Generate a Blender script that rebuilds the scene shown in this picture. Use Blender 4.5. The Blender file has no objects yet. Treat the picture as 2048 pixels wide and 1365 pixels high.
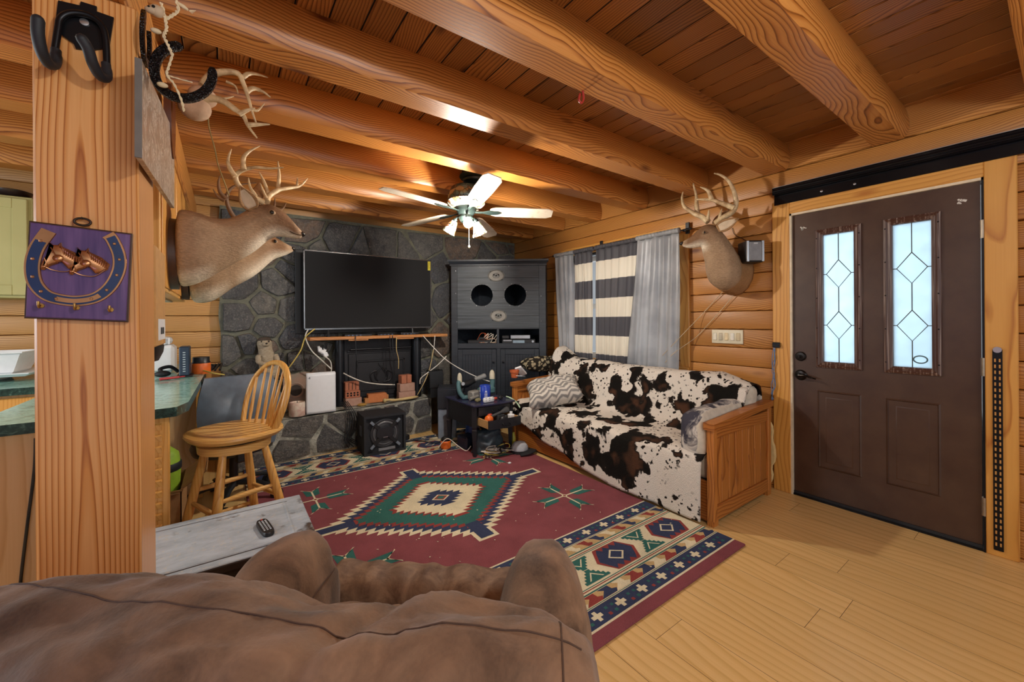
import bpy, bmesh, math, random
from mathutils import Vector as V, Matrix as M, noise as NZ
R_ = math.radians
C = bpy.context.scene.collection
rnd = random.Random(7)

# ------------------------------------------------------------------ camera
FPX, CY, YAW, ROLL, EYE = 800.5, 640.2, 0.6232, -0.0071, 1.298
F0 = V((math.sin(YAW), math.cos(YAW), 0)); R0 = V((math.cos(YAW), -math.sin(YAW), 0)); U0 = V((0, 0, 1))
CR = R0*math.cos(ROLL) + U0*math.sin(ROLL)
CU = -R0*math.sin(ROLL) + U0*math.cos(ROLL)
O = V((0, 0, EYE))
cam = bpy.data.cameras.new('camera'); cam.sensor_width = 36; cam.lens = FPX/2048*36
cam.shift_y = -(682.5-CY)/2048; cam.clip_start = 0.02
co = bpy.data.objects.new('camera', cam); C.objects.link(co)
mw = M.Identity(4)
for i in range(3):
    mw[i][0] = CR[i]; mw[i][1] = CU[i]; mw[i][2] = -F0[i]; mw[i][3] = O[i]
co.matrix_world = mw
bpy.context.scene.camera = co

# ------------------------------------------------------------------ light
sc = bpy.context.scene
sc.view_settings.view_transform = 'Standard'; sc.view_settings.look = 'None'
sc.view_settings.gamma = 1; sc.view_settings.use_curve_mapping = False
sc.view_settings.exposure = 0.0
world = bpy.data.worlds.new('sky'); sc.world = world; world.use_nodes = True
bg = world.node_tree.nodes['Background']; bg.inputs[0].default_value = (0.86, 0.93, 1.0, 1); bg.inputs[1].default_value = 0.42

def light(name, kind, loc, power, color, size=None, rot=None, sy=None):
    l = bpy.data.lights.new(name, kind); l.energy = power; l.color = color
    if kind == 'AREA':
        l.size = size
        if sy: l.shape = 'RECTANGLE'; l.size_y = sy
    elif size: l.shadow_soft_size = size
    o = bpy.data.objects.new(name, l); C.objects.link(o); o.location = loc
    if rot: o.rotation_euler = [R_(a) for a in rot]
    return o
# added fill light behind the viewer, kitchen tube light, lamp of the entry
light('rear_fill_light', 'AREA', (0.9, -2.3, 1.5), 34, (0.93, 0.96, 1.0), 2.6, (90, 0, 0), 1.6)
light('kitchen_tube_light', 'AREA', (-1.7, 2.3, 2.38), 14, (1.0, 0.98, 0.80), 1.2, (0, 0, 0), 0.3)
light('entry_ceiling_lamp', 'POINT', (0.75, -0.35, 2.2), 44, (1.0, 0.96, 0.90), 0.05)
light('violet_led_lamp', 'POINT', (-0.95, 0.55, 1.25), 3.5, (0.38, 0.28, 1.0), 0.10)
light('kitchen_window_daylight', 'AREA', (-3.1, 2.7, 1.55), 60, (0.80, 0.92, 1.0), 1.1, (0, -90, 0), 1.6)
light('porch_daylight', 'AREA', (4.3, 1.9, 1.6), 82, (0.85, 0.93, 1.0), 2.0, (0, 90, 0), 3.5)

# ------------------------------------------------------------------ picking points by the photograph
def ray(px, py): return F0 + CR*((px-1024)/FPX) + CU*((CY-py)/FPX)
def on(px, py, x=None, y=None, z=None):
    d = ray(px, py)
    t = (x-O.x)/d.x if x is not None else (y-O.y)/d.y if y is not None else (z-O.z)/d.z
    return O + d*t
def pl(px, py, P0, N):
    d = ray(px, py); return O + d*((V(P0)-O).dot(N)/d.dot(N))

# ------------------------------------------------------------------ mesh helpers
def frame(d, up=V((0, 0, 1))):
    d = d.normalized()
    if abs(d.dot(up)) > .99: up = V((0, 1, 0))
    a = up.cross(d).normalized(); return a, d.cross(a)
class MB:
    def __init__(s): s.bm = bmesh.new(); s.mi = 0
    def _fin(s, faces):
        for f in faces: f.material_index = s.mi
    def poly(s, pts):
        try: f = s.bm.faces.new([s.bm.verts.new(p) for p in pts]); f.material_index = s.mi
        except Exception: pass
        return s
    def box(s, c, sz, rz=0, bev=0, rx=0, ry=0, seg=1):
        mt = M.Translation(c) @ M.Rotation(R_(rz), 4, 'Z') @ M.Rotation(R_(ry), 4, 'Y') @ M.Rotation(R_(rx), 4, 'X') @ M.Diagonal((sz[0], sz[1], sz[2], 1))
        r = bmesh.ops.create_cube(s.bm, size=1, matrix=mt)
        vs = r['verts']; fs = set(f for v in vs for f in v.link_faces); s._fin(fs)
        if bev:
            es = list(set(e for v in vs for e in v.link_edges))
            bmesh.ops.bevel(s.bm, geom=es, offset=bev, segments=seg, affect='EDGES', profile=.5, material=s.mi)
        return s
    def b2(s, a, b, bev=0, seg=1):
        return s.box([(a[i]+b[i])/2 for i in range(3)], [abs(b[i]-a[i]) for i in range(3)], bev=bev, seg=seg)
    def loft(s, rings, caps=True, closed=True):
        vs = [[s.bm.verts.new(p) for p in r] for r in rings]
        n = len(vs[0]); fs = []
        for a, b in zip(vs[:-1], vs[1:]):
            for i in range(n if closed else n-1):
                j = (i+1) % n
                try: fs.append(s.bm.faces.new((a[i], a[j], b[j], b[i])))
                except Exception: pass
        if caps and closed:
            try: fs.append(s.bm.faces.new(vs[0][::-1])); fs.append(s.bm.faces.new(vs[-1]))
            except Exception: pass
        s._fin(fs); return s
    def tube(s, pts, r, n=8, caps=True, flat=None):
        pts = [V(p) for p in pts]; rings = []
        a = None
        for i, p in enumerate(pts):
            d = (pts[min(i+1, len(pts)-1)] - pts[max(i-1, 0)])
            if d.length < 1e-9: d = V((0, 0, 1))
            d.normalize()
            if a is None: a, b = frame(d)
            else:
                a = (a - d*a.dot(d)).normalized(); b = d.cross(a)
            rr = r[i] if isinstance(r, (list, tuple)) else r
            f = flat or 1
            rings.append([p + a*(rr*math.cos(t)) + b*(rr*f*math.sin(t)) for t in [2*math.pi*k/n for k in range(n)]])
        return s.loft(rings, caps)
    def cyl(s, p0, p1, r0, r1=None, n=16):
        return s.tube([p0, p1], [r0, r0 if r1 is None else r1], n)
    def lathe(s, prof, c=(0, 0, 0), n=24, mt=None):
        mt = mt or M.Translation(c)
        return s.loft([[mt @ V((max(r, 1e-4)*math.cos(2*math.pi*k/n), max(r, 1e-4)*math.sin(2*math.pi*k/n), z)) for k in range(n)] for r, z in prof], True)
    def ball(s, c, r, n=12, rot=None):
        r = r if isinstance(r, (list, tuple)) else (r, r, r)
        mt = M.Translation(c) @ (rot.to_4x4() if rot else M.Identity(4)) @ M.Diagonal((r[0], r[1], r[2], 1))
        q = bmesh.ops.create_uvsphere(s.bm, u_segments=n, v_segments=max(6, n*2//3), radius=1, matrix=mt)
        s._fin(set(f for v in q['verts'] for f in v.link_faces)); return s
    def prism(s, poly, mt, h):
        a = [s.bm.verts.new(mt @ V((p[0], p[1], 0))) for p in poly]
        b = [s.bm.verts.new(mt @ V((p[0], p[1], h))) for p in poly]
        n = len(a); fs = [s.bm.faces.new(a[::-1]), s.bm.faces.new(b)]
        for i in range(n): fs.append(s.bm.faces.new((a[i], a[(i+1) % n], b[(i+1) % n], b[i])))
        s._fin(fs); return s
    def grid(s, nu, nv, fn, cu=False, cap=False):
        vs = [[s.bm.verts.new(fn(i/(nu if cu else nu-1), j/(nv-1))) for i in range(nu)] for j in range(nv)]
        fs = []
        for j in range(nv-1):
            for i in range(nu if cu else nu-1):
                k = (i+1) % nu; fs.append(s.bm.faces.new((vs[j][i], vs[j][k], vs[j+1][k], vs[j+1][i])))
        s._fin(fs); return s
    def build(s, name, mats, parent=None, smooth=35, world=True, sub=0, solid=0):
        bmesh.ops.recalc_face_normals(s.bm, faces=s.bm.faces)
        me = bpy.data.meshes.new(name)
        s.bm.to_mesh(me); s.bm.free()
        for m in (mats if isinstance(mats, (list, tuple)) else [mats]): me.materials.append(m)
        if smooth:
            for p in me.polygons: p.use_smooth = True
            if smooth < 180: me.set_sharp_from_angle(angle=R_(smooth))
        o = bpy.data.objects.new(name, me); C.objects.link(o)
        if parent is not None:
            o.parent = parent
            if world:
                w = M.Identity(4); q = parent; chain = []
                while q: chain.append(q.matrix_basis.copy()); q = q.parent
                for b in reversed(chain): w = w @ b
                me.transform(w.inverted())
        elif world and len(me.vertices):
            xs = [v.co for v in me.vertices]
            c = V(((min(v.x for v in xs)+max(v.x for v in xs))/2, (min(v.y for v in xs)+max(v.y for v in xs))/2, min(v.z for v in xs)))
            me.transform(M.Translation(-c)); o.location = c
        if sub:
            m = o.modifiers.new('sub', 'SUBSURF'); m.levels = sub; m.render_levels = sub
        if solid:
            m = o.modifiers.new('sol', 'SOLIDIFY'); m.thickness = solid; m.offset = 0
        return o
def tag(o, label, cat, group=None):
    o['label'] = label; o['category'] = cat
    if group: o['group'] = group
    return o
def struct(o): o['kind'] = 'structure'; return o
def thing(name, label, cat, loc=(0, 0, 0), rz=0, group=None):
    o = bpy.data.objects.new(name, None); C.objects.link(o); o.empty_display_size = .05
    o.location = loc; o.rotation_euler = (0, 0, R_(rz))
    return tag(o, label, cat, group) if label else struct(o)
def chaikin(p, k=2, closed=False):
    p = [V(q) for q in p]
    for _ in range(k):
        q = [] if closed else [p[0]]
        for i in range(len(p) if closed else len(p)-1):
            a, b = p[i], p[(i+1) % len(p)]
            q += [a.lerp(b, .25), a.lerp(b, .75)]
        if not closed: q.append(p[-1])
        p = q
    return p
def spline(p, n=8):
    p = [V(q) for q in p]; out = []
    for i in range(len(p)-1):
        a, b, c, d = p[max(i-1, 0)], p[i], p[i+1], p[min(i+2, len(p)-1)]
        for k in range(n):
            t = k/n
            out.append(.5*((2*b) + (c-a)*t + (2*a-5*b+4*c-d)*t*t + (3*b-3*c+d-a)*t**3))
    out.append(p[-1]); return out

# ------------------------------------------------------------------ materials
def lin(h):
    if isinstance(h, str):
        h = [int(h[i:i+2], 16)/255 for i in (0, 2, 4)]
        h = [c/12.92 if c <= .04045 else ((c+.055)/1.055)**2.4 for c in h]
    return (h[0], h[1], h[2], 1)
class NT:
    def __init__(s, name):
        s.m = bpy.data.materials.new(name); s.m.use_nodes = True; s.t = s.m.node_tree
        s.b = s.t.nodes['Principled BSDF']; s.out = s.t.nodes['Material Output']
    def n(s, kind, **kw):
        o = s.t.nodes.new('ShaderNode'+kind)
        for k, v in kw.items():
            if k.startswith('i_'):
                key = k[2:]; key = int(key) if key.isdigit() else key.replace('_', ' ')
                s.set(o.inputs[key], v)
            else: setattr(o, k, v)
        return o
    def set(s, inp, v):
        if hasattr(v, 'is_output'): s.t.links.new(v, inp)
        elif hasattr(v, 'outputs'): s.t.links.new(v.outputs[0], inp)
        elif isinstance(v, str): inp.default_value = lin(v)
        else: inp.default_value = v
    def math(s, op, a, b=0.0, c=None, clamp=False):
        o = s.n('Math', operation=op, use_clamp=clamp); s.set(o.inputs[0], a); s.set(o.inputs[1], b)
        if c is not None: s.set(o.inputs[2], c)
        return o.outputs[0]
    def mix(s, f, a, b, mode='MIX'):
        o = s.n('Mix', data_type='RGBA', blend_type=mode); s.set(o.inputs[0], f); s.set(o.inputs[6], a); s.set(o.inputs[7], b); return o.outputs[2]
    def ramp(s, f, stops, interp='LINEAR'):
        o = s.n('ValToRGB'); s.set(o.inputs[0], f); cr = o.color_ramp; cr.interpolation = interp
        while len(cr.elements) < len(stops): cr.elements.new(.5)
        for e, (p, c) in zip(cr.elements, stops):
            e.position = p; e.color = lin(c) if not isinstance(c, (int, float)) else (c, c, c, 1)
        return o.outputs[0]
    def obj(s): return s.n('TexCoord').outputs['Object']
    def mapping(s, vec, scale=(1, 1, 1), loc=(0, 0, 0)):
        o = s.n('Mapping'); s.set(o.inputs[0], vec); s.set(o.inputs['Scale'], scale); s.set(o.inputs['Location'], loc); return o.outputs[0]
    def noise(s, vec, scale, detail=3, rough=.5, dist=0):
        o = s.n('TexNoise'); s.set(o.inputs['Vector'], vec); s.set(o.inputs['Scale'], scale)
        s.set(o.inputs['Detail'], detail); s.set(o.inputs['Roughness'], rough); s.set(o.inputs['Distortion'], dist); return o
    def bump(s, h, strength=.3, dist=.01):
        o = s.n('Bump'); s.set(o.inputs['Height'], h); s.set(o.inputs['Strength'], strength); s.set(o.inputs['Distance'], dist)
        s.t.links.new(o.outputs[0], s.b.inputs['Normal'])
    def fin(s, col=None, rough=.5, metal=0, spec=.5, **kw):
        if col is not None: s.set(s.b.inputs['Base Color'], col)
        s.set(s.b.inputs['Roughness'], rough); s.set(s.b.inputs['Metallic'], metal)
        s.set(s.b.inputs['Specular IOR Level'], spec)
        for k, v in kw.items(): s.set(s.b.inputs[k.replace('_', ' ')], v)
        return s.m
def plain(name, col, rough=.5, metal=0, spec=.5, var=.12, nscale=25, bump=0, bscale=80):
    t = NT(name); v = t.obj(); n = t.noise(v, nscale, 3)
    c = t.mix(t.ramp(n.outputs[0], [(.3, 0.), (.7, 1.)]), tuple(x*(1-var) for x in lin(col)[:3])+(1,), tuple(min(1, x*(1+var)) for x in lin(col)[:3])+(1,))
    if bump: t.bump(t.noise(v, bscale, 3).outputs[0], bump, .004)
    return t.fin(c, rough, metal, spec)
def wood(name, light_, mid, dark, axis='X', rings=16, dist=9, rough=.42, island=True, tint=.22, knots=True, off=.12, streak=.3, spec=.5, along=.8, tilt=0, centre=None):
    t = NT(name); v = t.obj()
    rv = t.n('NewGeometry').outputs['Random Per Island'] if island else t.n('ObjectInfo').outputs['Random']
    wn = t.n('TexWhiteNoise', noise_dimensions='1D'); t.set(wn.inputs['W'], rv)
    offv = t.n('VectorMath', operation='MULTIPLY_ADD'); t.set(offv.inputs[0], wn.outputs['Color']); 
    ax = 'XYZ'.index(axis)
    k = [off*2]*3; k[ax] = 30.0
    if centre: k = [0, 0, 0]; k[ax] = 3
    offv.inputs[1].default_value = k; o3 = [off*.6]*3; o3[ax] = 0; o3 = list(centre) if centre else o3; offv.inputs[2].default_value = o3
    add = t.n('VectorMath', operation='ADD'); t.set(add.inputs[0], v); t.set(add.inputs[1], offv.outputs[0])
    nv = t.noise(t.mapping(add.outputs[0], [2.6 if i != ax else along for i in range(3)]), 1, 2.5, .45)
    sub = t.n('VectorMath', operation='MULTIPLY_ADD'); t.set(sub.inputs[0], nv.outputs['Color']); sub.inputs[1].default_value = (dist,)*3; t.set(sub.inputs[2], add.outputs[0])
    if tilt:
        sz = t.n('SeparateXYZ'); t.set(sz.inputs[0], add.outputs[0]); cz = t.n('CombineXYZ'); t.set(cz.inputs[(ax+2) % 3], t.math('MULTIPLY', sz.outputs[ax], tilt))
        s2 = t.n('VectorMath', operation='ADD'); t.set(s2.inputs[0], sub.outputs[0]); t.set(s2.inputs[1], cz.outputs[0]); sub = s2
    flat = t.n('VectorMath', operation='MULTIPLY'); t.set(flat.inputs[0], sub.outputs[0]); flat.inputs[1].default_value = [1 if i != ax else 0 for i in range(3)]
    ln = t.n('VectorMath', operation='LENGTH'); t.set(ln.inputs[0], flat.outputs[0])
    w = t.math('FRACT', t.math('MULTIPLY', ln.outputs['Value'], rings))
    col = t.ramp(w, [(0, light_), (.4, light_), (.75, mid), (.9, dark), (.97, mid), (1, light_)])
    s4 = [170, 170, 170]; s4[ax] = 3
    st = t.noise(t.mapping(add.outputs[0], s4), 1, 2)
    col = t.mix(t.math('MULTIPLY', t.ramp(st.outputs[0], [(.45, 0.), (.7, 1.)]), streak), col, mid)
    big = t.noise(t.mapping(add.outputs[0], [4 if i != ax else 1 for i in range(3)]), 1, 2)
    col = t.mix(t.math('MULTIPLY', t.ramp(big.outputs[0], [(.4, 0.), (.7, 1.)]), .4), col, mid)
    if knots:
        s5 = [5, 5, 5]; s5[ax] = 1.7
        vo = t.n('TexVoronoi'); t.set(vo.inputs['Vector'], t.mapping(add.outputs[0], s5)); t.set(vo.inputs['Scale'], 1.0)
        col = t.mix(t.ramp(vo.outputs['Distance'], [(.04, 1.), (.085, .55), (.15, 0.)]), col, dark)
    hsv = t.n('HueSaturation'); t.set(hsv.inputs['Color'], col)
    t.set(hsv.inputs['Value'], t.math('MULTIPLY_ADD', wn.outputs['Value'], tint*2, 1-tint))
    t.bump(t.math('ADD', w, st.outputs[0]), .12, .003)
    return t.fin(hsv.outputs[0], t.math('MULTIPLY_ADD', st.outputs[0], .15, rough-.07), 0, spec)
PINE = ('C98A48', 'A8662B', '7A3F17')
mt_beam = wood('pine_beam', 'CC8B46', 'AC692B', '673410', 'X', 78, .28, .38, False, .08, off=.10, along=1.0)
mt_girder = wood('pine_girder', 'CE9048', 'B0702F', '743C15', 'Y', 70, .30, .4, False, .1)
mt_ceil = wood('ceiling_board', 'B07A40', '8E5A2A', '542F13', 'Y', 75, .28, .36, True, .24, along=.9)
mt_logY = wood('wall_log_along_right', 'C48A48', 'A76C2E', '6E3A13', 'Y', 85, .26, .42, True, .14, along=.8)
mt_logX = wood('wall_log_along_back', 'D2A062', 'BD8648', '7F4A1E', 'X', 85, .26, .42, True, .14, along=.8)
mt_post = wood('post_fir', 'E0A668', 'CE8C4A', '964E1F', 'Z', 105, .05, .33, False, 0, knots=False, off=.02, streak=.25, along=.9, tilt=.014, centre=(-.012, .112, 0))
mt_trimZ = wood('casing_pine_upright', 'D29A4C', 'C68C3F', 'A9692A', 'Z', 40, .2, .4, True, .07, off=.2)
mt_trimY = wood('casing_pine_level', 'D29A4C', 'C68C3F', 'A9692A', 'Y', 40, .2, .4, True, .07, off=.2)
mt_floor = wood('laminate_plank', 'DEB97C', 'D6AE6E', 'CCA362', 'Y', 22, .3, .32, True, .05, knots=False, off=.4, streak=.5)
mt_oak = wood('golden_oak', 'DCAE68', 'D5A45C', 'C38E48', 'X', 70, .10, .3, False, .03, knots=False)
mt_oakZ = wood('golden_oak_upright', 'DCAA60', 'D49E52', 'BF853C', 'Z', 70, .10, .3, False, .03, knots=False)
mt_maple = wood('pale_maple_panel', 'D6B386', 'CFA878', 'C49A68', 'Z', 30, .3, .4, False, .02, knots=False)
mt_couchX = wood('couch_pine_level', 'B06F32', '9C5B25', '6B3612', 'X', 60, .25, .38, True, .1)
mt_couchZ = wood('couch_pine_upright', 'B97636', 'A36229', '743C15', 'Z', 60, .25, .38, True, .12)
mt_couchY = wood('couch_pine_rail', 'A9672C', '955421', '653211', 'Y', 60, .25, .38, True, .1)
mt_shelf = wood('raw_board', 'C98F58', 'B0703A', '80491F', 'X', 60, .25, .5, False, .02)
mt_black = plain('black_plastic', '17181B', .42)
mt_blackmetal = plain('black_metal', '1B1C20', .35, .6)
mt_rubber = plain('black_rubber', '1E2126', .6)
mt_white = plain('white_plastic', 'E4E6E8', .4, var=.04)
mt_cream = plain('cream_plastic', 'D8CFB4', .45, var=.05)
mt_steel = plain('brushed_steel', 'B9BBBE', .3, .9, var=.05)
mt_brass = plain('worn_brass', 'B08A4A', .35, .9)
mt_dark = plain('dark_gap', '0B0A09', .9)
mt_rope = plain('cream_cord', 'D9C7A2', .8)
mt_yellow = plain('yellow_cord', 'C9B25A', .6)
mt_orange = plain('orange_plastic', 'D9661E', .45)
# ------------------------------------------------------------------ the room
WX = 3.387; ZB = 2.40; ZC = 2.585; YB = 4.75; XL = -3.4; YR = -2.4
# floor: staggered planks running away from the viewer
m = MB()
m.mi = 1; m.b2((XL, YR, -.06), (3.56, 4.9, -.004)); m.mi = 0
x = XL; i = 0
while x < 3.5:
    y = YR - rnd.uniform(0, 1.2)
    while y < 4.85:
        a, b = max(y, YR)+.0008, min(y+1.25, 4.85)-.0008
        if b > a: m.poly([(x+.0008, a, 0), (min(x+.185, 3.5)-.0008, a, 0), (min(x+.185, 3.5)-.0008, b, 0), (x+.0008, b, 0)])
        y += 1.25
    x += .185; i += 1
struct(m.build('floor', [mt_floor, mt_dark], smooth=0))
# ceiling boards
m = MB(); m.mi = 1; m.b2((XL, YR, ZC+.004), (3.6, 4.95, ZC+.06)); m.mi = 0
x = XL
while x < 3.5:
    m.b2((x+.003, YR, ZC), (x+.127, 4.9, ZC+.02), bev=.004); x += .13
struct(m.build('ceiling', [mt_ceil, mt_dark], smooth=0))
# walls of stacked logs
BY = [0.03, .66, 1.295, 1.91, 2.51, 3.11, 3.70, 4.31]     # beam centres
WIN = (2.12, 3.56, .86, 2.03); DOOR = (.27, 1.20, -1, 2.06)
m = MB(); cz = .149; z = ZB-17*cz
m.mi = 0
while z < ZB-.01:
    segs = [(YR, 4.9)]
    for a, b, lo, hi in (WIN, DOOR):
        if z < hi-.03 and z+cz > lo+.03:
            ns = []
            for p, q in segs:
                if p < a: ns.append((p, min(q, a)))
                if q > b: ns.append((max(p, b), q))
                if q <= a or p >= b: pass
            segs = ns
    for p, q in segs:
        if q-p > .02: m.b2((WX+.018, p, z+.0015), (WX+.17, q, z+cz-.0015), bev=.010, seg=2)
    z += cz
for a, b in zip([YR]+BY, BY+[4.9]):
    m.b2((WX+.018, a, ZB+.002), (WX+.17, b, ZC+.03), bev=.008)
m.mi = 1
for a, b, lo, hi in ((YR, .27, -.1, ZC), (1.2, 2.12, -.1, ZC), (3.56, 4.9, -.1, ZC), (.27, 1.2, 2.07, ZC), (2.12, 3.56, -.1, .85), (2.12, 3.56, 2.05, ZC)):
    m.b2((WX+.05, a, lo), (WX+.15, b, hi))
struct(m.build('wall_right', [mt_logY, mt_dark], smooth=40))
m = MB(); z = ZB-17*cz
while z < ZB+.1:
    m.b2((XL, YB, z+.0015), (3.4, YB+.16, z+cz-.0015), bev=.010, seg=2); z += cz
m.mi = 1; m.b2((XL, YB+.03, -.1), (3.5, YB+.14, ZC))
struct(m.build('wall_back', [mt_logX, mt_dark], smooth=40))
m = MB(); z = ZB-17*cz
while z < ZB+.1:
    m.b2((XL-.16, YR, z+.0015), (XL, 4.9, z+cz-.0015), bev=.01); z += cz
struct(m.build('wall_left', mt_logY, smooth=40))

# log beams under the ceiling
ordn = ['nearest the viewer, right above the door hinges', 'second from the front, ending over the door', 'third from the front, with the red hook', 'fourth from the front, in front of the fan',
        'fifth from the front, right before the fan', 'sixth from the front, just behind the fan', 'second from the stone wall', 'closest to the stone wall']
for k, y in enumerate(BY):
    m = MB()
    sec = [(-.072, 0), (.072, 0), (.088, .025), (.097, .06), (.098, .1), (.092, .145), (.08, .19), (-.08, .19), (-.092, .145), (-.098, .1), (-.097, .06), (-.088, .025)]
    n = 24; rings = []
    for i in range(n+1):
        x = XL + (3.40-XL)*i/n
        rings.append([(x, y+a*(1+.03*NZ.noise((x*1.3, k*7, b*4))), ZB-.003+b) for a, b in sec])
    m.loft(rings)
    tag(m.build('ceiling_beam', mt_beam, smooth=30), 'round-sided pine log beam across the ceiling, '+ordn[k], 'beam', 'log beams across the ceiling')
# girder over the post
m = MB(); m.b2((-.41, 1.40, 2.17), (-.205, YB-.02, ZB-.004), bev=.012)
tag(m.build('girder_beam', mt_girder, smooth=30), 'square timber girder carried by the post, under the round log beams', 'beam')
# door casing (trim)
m = MB(); m.b2((WX-.003, 1.2, -.0), (WX+.03, 1.315, 2.17), bev=.004); m.b2((WX-.003, .155, 0), (WX+.03, .27, 2.17), bev=.004)
m.mi = 1; m.b2((WX-.004, .27, 2.065), (WX+.029, 1.2, 2.18), bev=.004)
m.mi = 2; m.b2((WX+.0, 1.188, 0), (WX+.12, 1.2, 2.065)); m.b2((WX, .27, 2.05), (WX+.12, 1.2, 2.065)); 
m.mi = 3; m.b2((WX, .27, 0), (WX+.12, .279, 2.065)); m.b2((WX+.005, .27, -.002), (WX+.12, 1.2, .012))
struct(m.build('trim_1', [mt_trimZ, mt_trimY, plain('jamb_paint', 'D9C9AE', .5), mt_blackmetal], smooth=30))
# window casing
m = MB()
for y in (2.035, 3.60): m.b2((WX+.0, y-.045, .78), (WX+.035, y+.045, 2.12), bev=.004)
m.mi = 1; m.b2((WX-.002, 1.98, 2.06), (WX+.035, 3.66, 2.15), bev=.004); m.b2((WX-.03, 1.98, .80), (WX+.035, 3.66, .86), bev=.004)
struct(m.build('trim_2', [mt_trimZ, mt_trimY], smooth=30))
# window
tg = NT('window_glass'); tr = tg.n('BsdfTransparent'); gl = tg.n('BsdfGlossy'); gl.inputs['Roughness'].default_value = .02
mx = tg.n('MixShader'); mx.inputs[0].default_value = .08; tg.t.links.new(tr.outputs[0], mx.inputs[1]); tg.t.links.new(gl.outputs[0], mx.inputs[2]); tg.t.links.new(mx.outputs[0], tg.out.inputs[0])
win = thing('window_1', None, None, (WX+.1, 2.84, .86))
m = MB()
for y in (2.15, 2.84, 3.53): m.b2((WX+.09, y-.03, .86), (WX+.14, y+.03, 2.03), bev=.004)
for z in (.89, 1.45, 2.0): m.b2((WX+.09, 2.12, z-.03), (WX+.14, 3.56, z+.03), bev=.004)
m.build('window_frame', mt_white, win)
for a in (2.18, 2.87):
    m = MB(); m.b2((WX+.112, a, .92), (WX+.118, a+.63, 1.97)); m.build('pane', tg.m, win)
# soil outside
m = MB(); m.b2((3.6, -3, -.3), (9, 8, -.12)); o = m.build('ground', plain('porch_boards', '8F8A80', .8)); struct(o)

# post
m = MB(); m.b2((-.385, 1.5, 0), (-.19, 1.785, 2.168), bev=.006)
tag(m.build('wooden_post', mt_post, smooth=30), 'big square wooden post with bold grain standing left of the room', 'post')
# ------------------------------------------------------------------ stone fireplace
def voronoi(w, h, n, seed, relax=1):
    r = random.Random(seed); pts = [(r.uniform(0, w), r.uniform(0, h)) for _ in range(n)]
    def cell(i):
        p = [(0, 0), (w, 0), (w, h), (0, h)]; a = pts[i]
        for j, b in enumerate(pts):
            if j == i: continue
            mx, my, nx, ny = (a[0]+b[0])/2, (a[1]+b[1])/2, b[0]-a[0], b[1]-a[1]
            q = []
            for k in range(len(p)):
                s, e = p[k], p[(k+1) % len(p)]
                ds = (s[0]-mx)*nx+(s[1]-my)*ny; de = (e[0]-mx)*nx+(e[1]-my)*ny
                if ds <= 0: q.append(s)
                if ds*de < 0:
                    t = ds/(ds-de); q.append((s[0]+(e[0]-s[0])*t, s[1]+(e[1]-s[1])*t))
            p = q
            if not p: break
        return p
    for _ in range(relax):
        cs = [cell(i) for i in range(n)]
        pts = [(sum(v[0] for v in c)/len(c), sum(v[1] for v in c)/len(c)) if c else pts[i] for i, c in enumerate(cs)]
        pts = [(x+r.uniform(-.03, .03), y+r.uniform(-.03, .03)) for x, y in pts]
    return [cell(i) for i in range(n)]
def stones(mb, P0, eu, ev, w, h, n, seed, gap=.017, depth=.03):
    nn = V(eu).cross(V(ev)).normalized(); P0, eu, ev = V(P0), V(eu), V(ev); r = random.Random(seed+1)
    for c in voronoi(w, h, n, seed):
        if len(c) < 3: continue
        g = V((sum(p[0] for p in c)/len(c), sum(p[1] for p in c)/len(c), 0))
        poly = []
        for p in c:
            p = V((p[0], p[1], 0)); d = p-g
            if d.length > gap*1.5: poly.append(g+d*((d.length-gap*1.25)/d.length))
        if len(poly) < 3: continue
        den = []
        for i in range(len(poly)):
            a, b = poly[i], poly[(i+1) % len(poly)]
            k = max(1, int((b-a).length/.05))
            den += [a.lerp(b, t/k) for t in range(k)]
        den = [q.lerp((den[i-1]+den[(i+1) % len(den)])/2, .15) for i, q in enumerate(den)]
        dp = depth*r.uniform(.5, 1.2); s = r.uniform(0, 50); tilt = V((r.uniform(-.12, .12), r.uniform(-.12, .12)))
        def pt(q, f, d):
            v = g+(q-g)*f
            return P0+eu*v.x+ev*v.y+nn*d
        rings = []
        for f, dd in ((1.02, -.012), (1, dp*.55), (.95, dp*.95), (.7, dp*1.08), (.36, dp*1.12)):
            rg = []
            for q in den:
                e = NZ.noise((q.x*11, q.y*11, s))*.075 if f > .9 else 0
                v = (q-g)*f
                rg.append(pt(q, f+e, dd+(NZ.noise((v.x*8+s, v.y*8, s))*.018+v.x*tilt.x+v.y*tilt.y)*(0 if dd < 0 else 1)))
            rings.append(rg)
        vs = [[mb.bm.verts.new(p) for p in rg] for rg in rings]; fs = []
        for a, b in zip(vs[:-1], vs[1:]):
            for i in range(len(a)): fs.append(mb.bm.faces.new((a[i], a[(i+1) % len(a)], b[(i+1) % len(a)], b[i])))
        fs.append(mb.bm.faces.new(vs[-1])); mb._fin(fs)
t = NT('field_stone'); v = t.obj(); rv = t.n('NewGeometry').outputs['Random Per Island']
base = t.ramp(rv, [(0, '515256'), (.2, '6E6B66'), (.38, '585A60'), (.55, '7C766B'), (.72, '5F5C5A'), (.86, '7C6553'), (.95, '646971')], 'CONSTANT')
n1 = t.noise(v, 14, 5, .65); n2 = t.noise(v, 60, 4, .7)
c = t.mix(t.ramp(n1.outputs[0], [(.35, 0.), (.7, 1.)]), base, '444446', 'MIX')
c = t.mix(t.math('MULTIPLY', t.ramp(n2.outputs[0], [(.5, 0.), (.72, 1.)]), .45), c, 'B5B0A6')
t.bump(t.math('ADD', t.math('MULTIPLY', n1.outputs[0], 2.), n2.outputs[0]), .9, .02)
mt_stone = t.fin(c, .36, 0, .7)
t = NT('olive_mortar'); n1 = t.noise(t.obj(), 16, 4, .6); n2 = t.noise(t.obj(), 90, 3)
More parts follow.
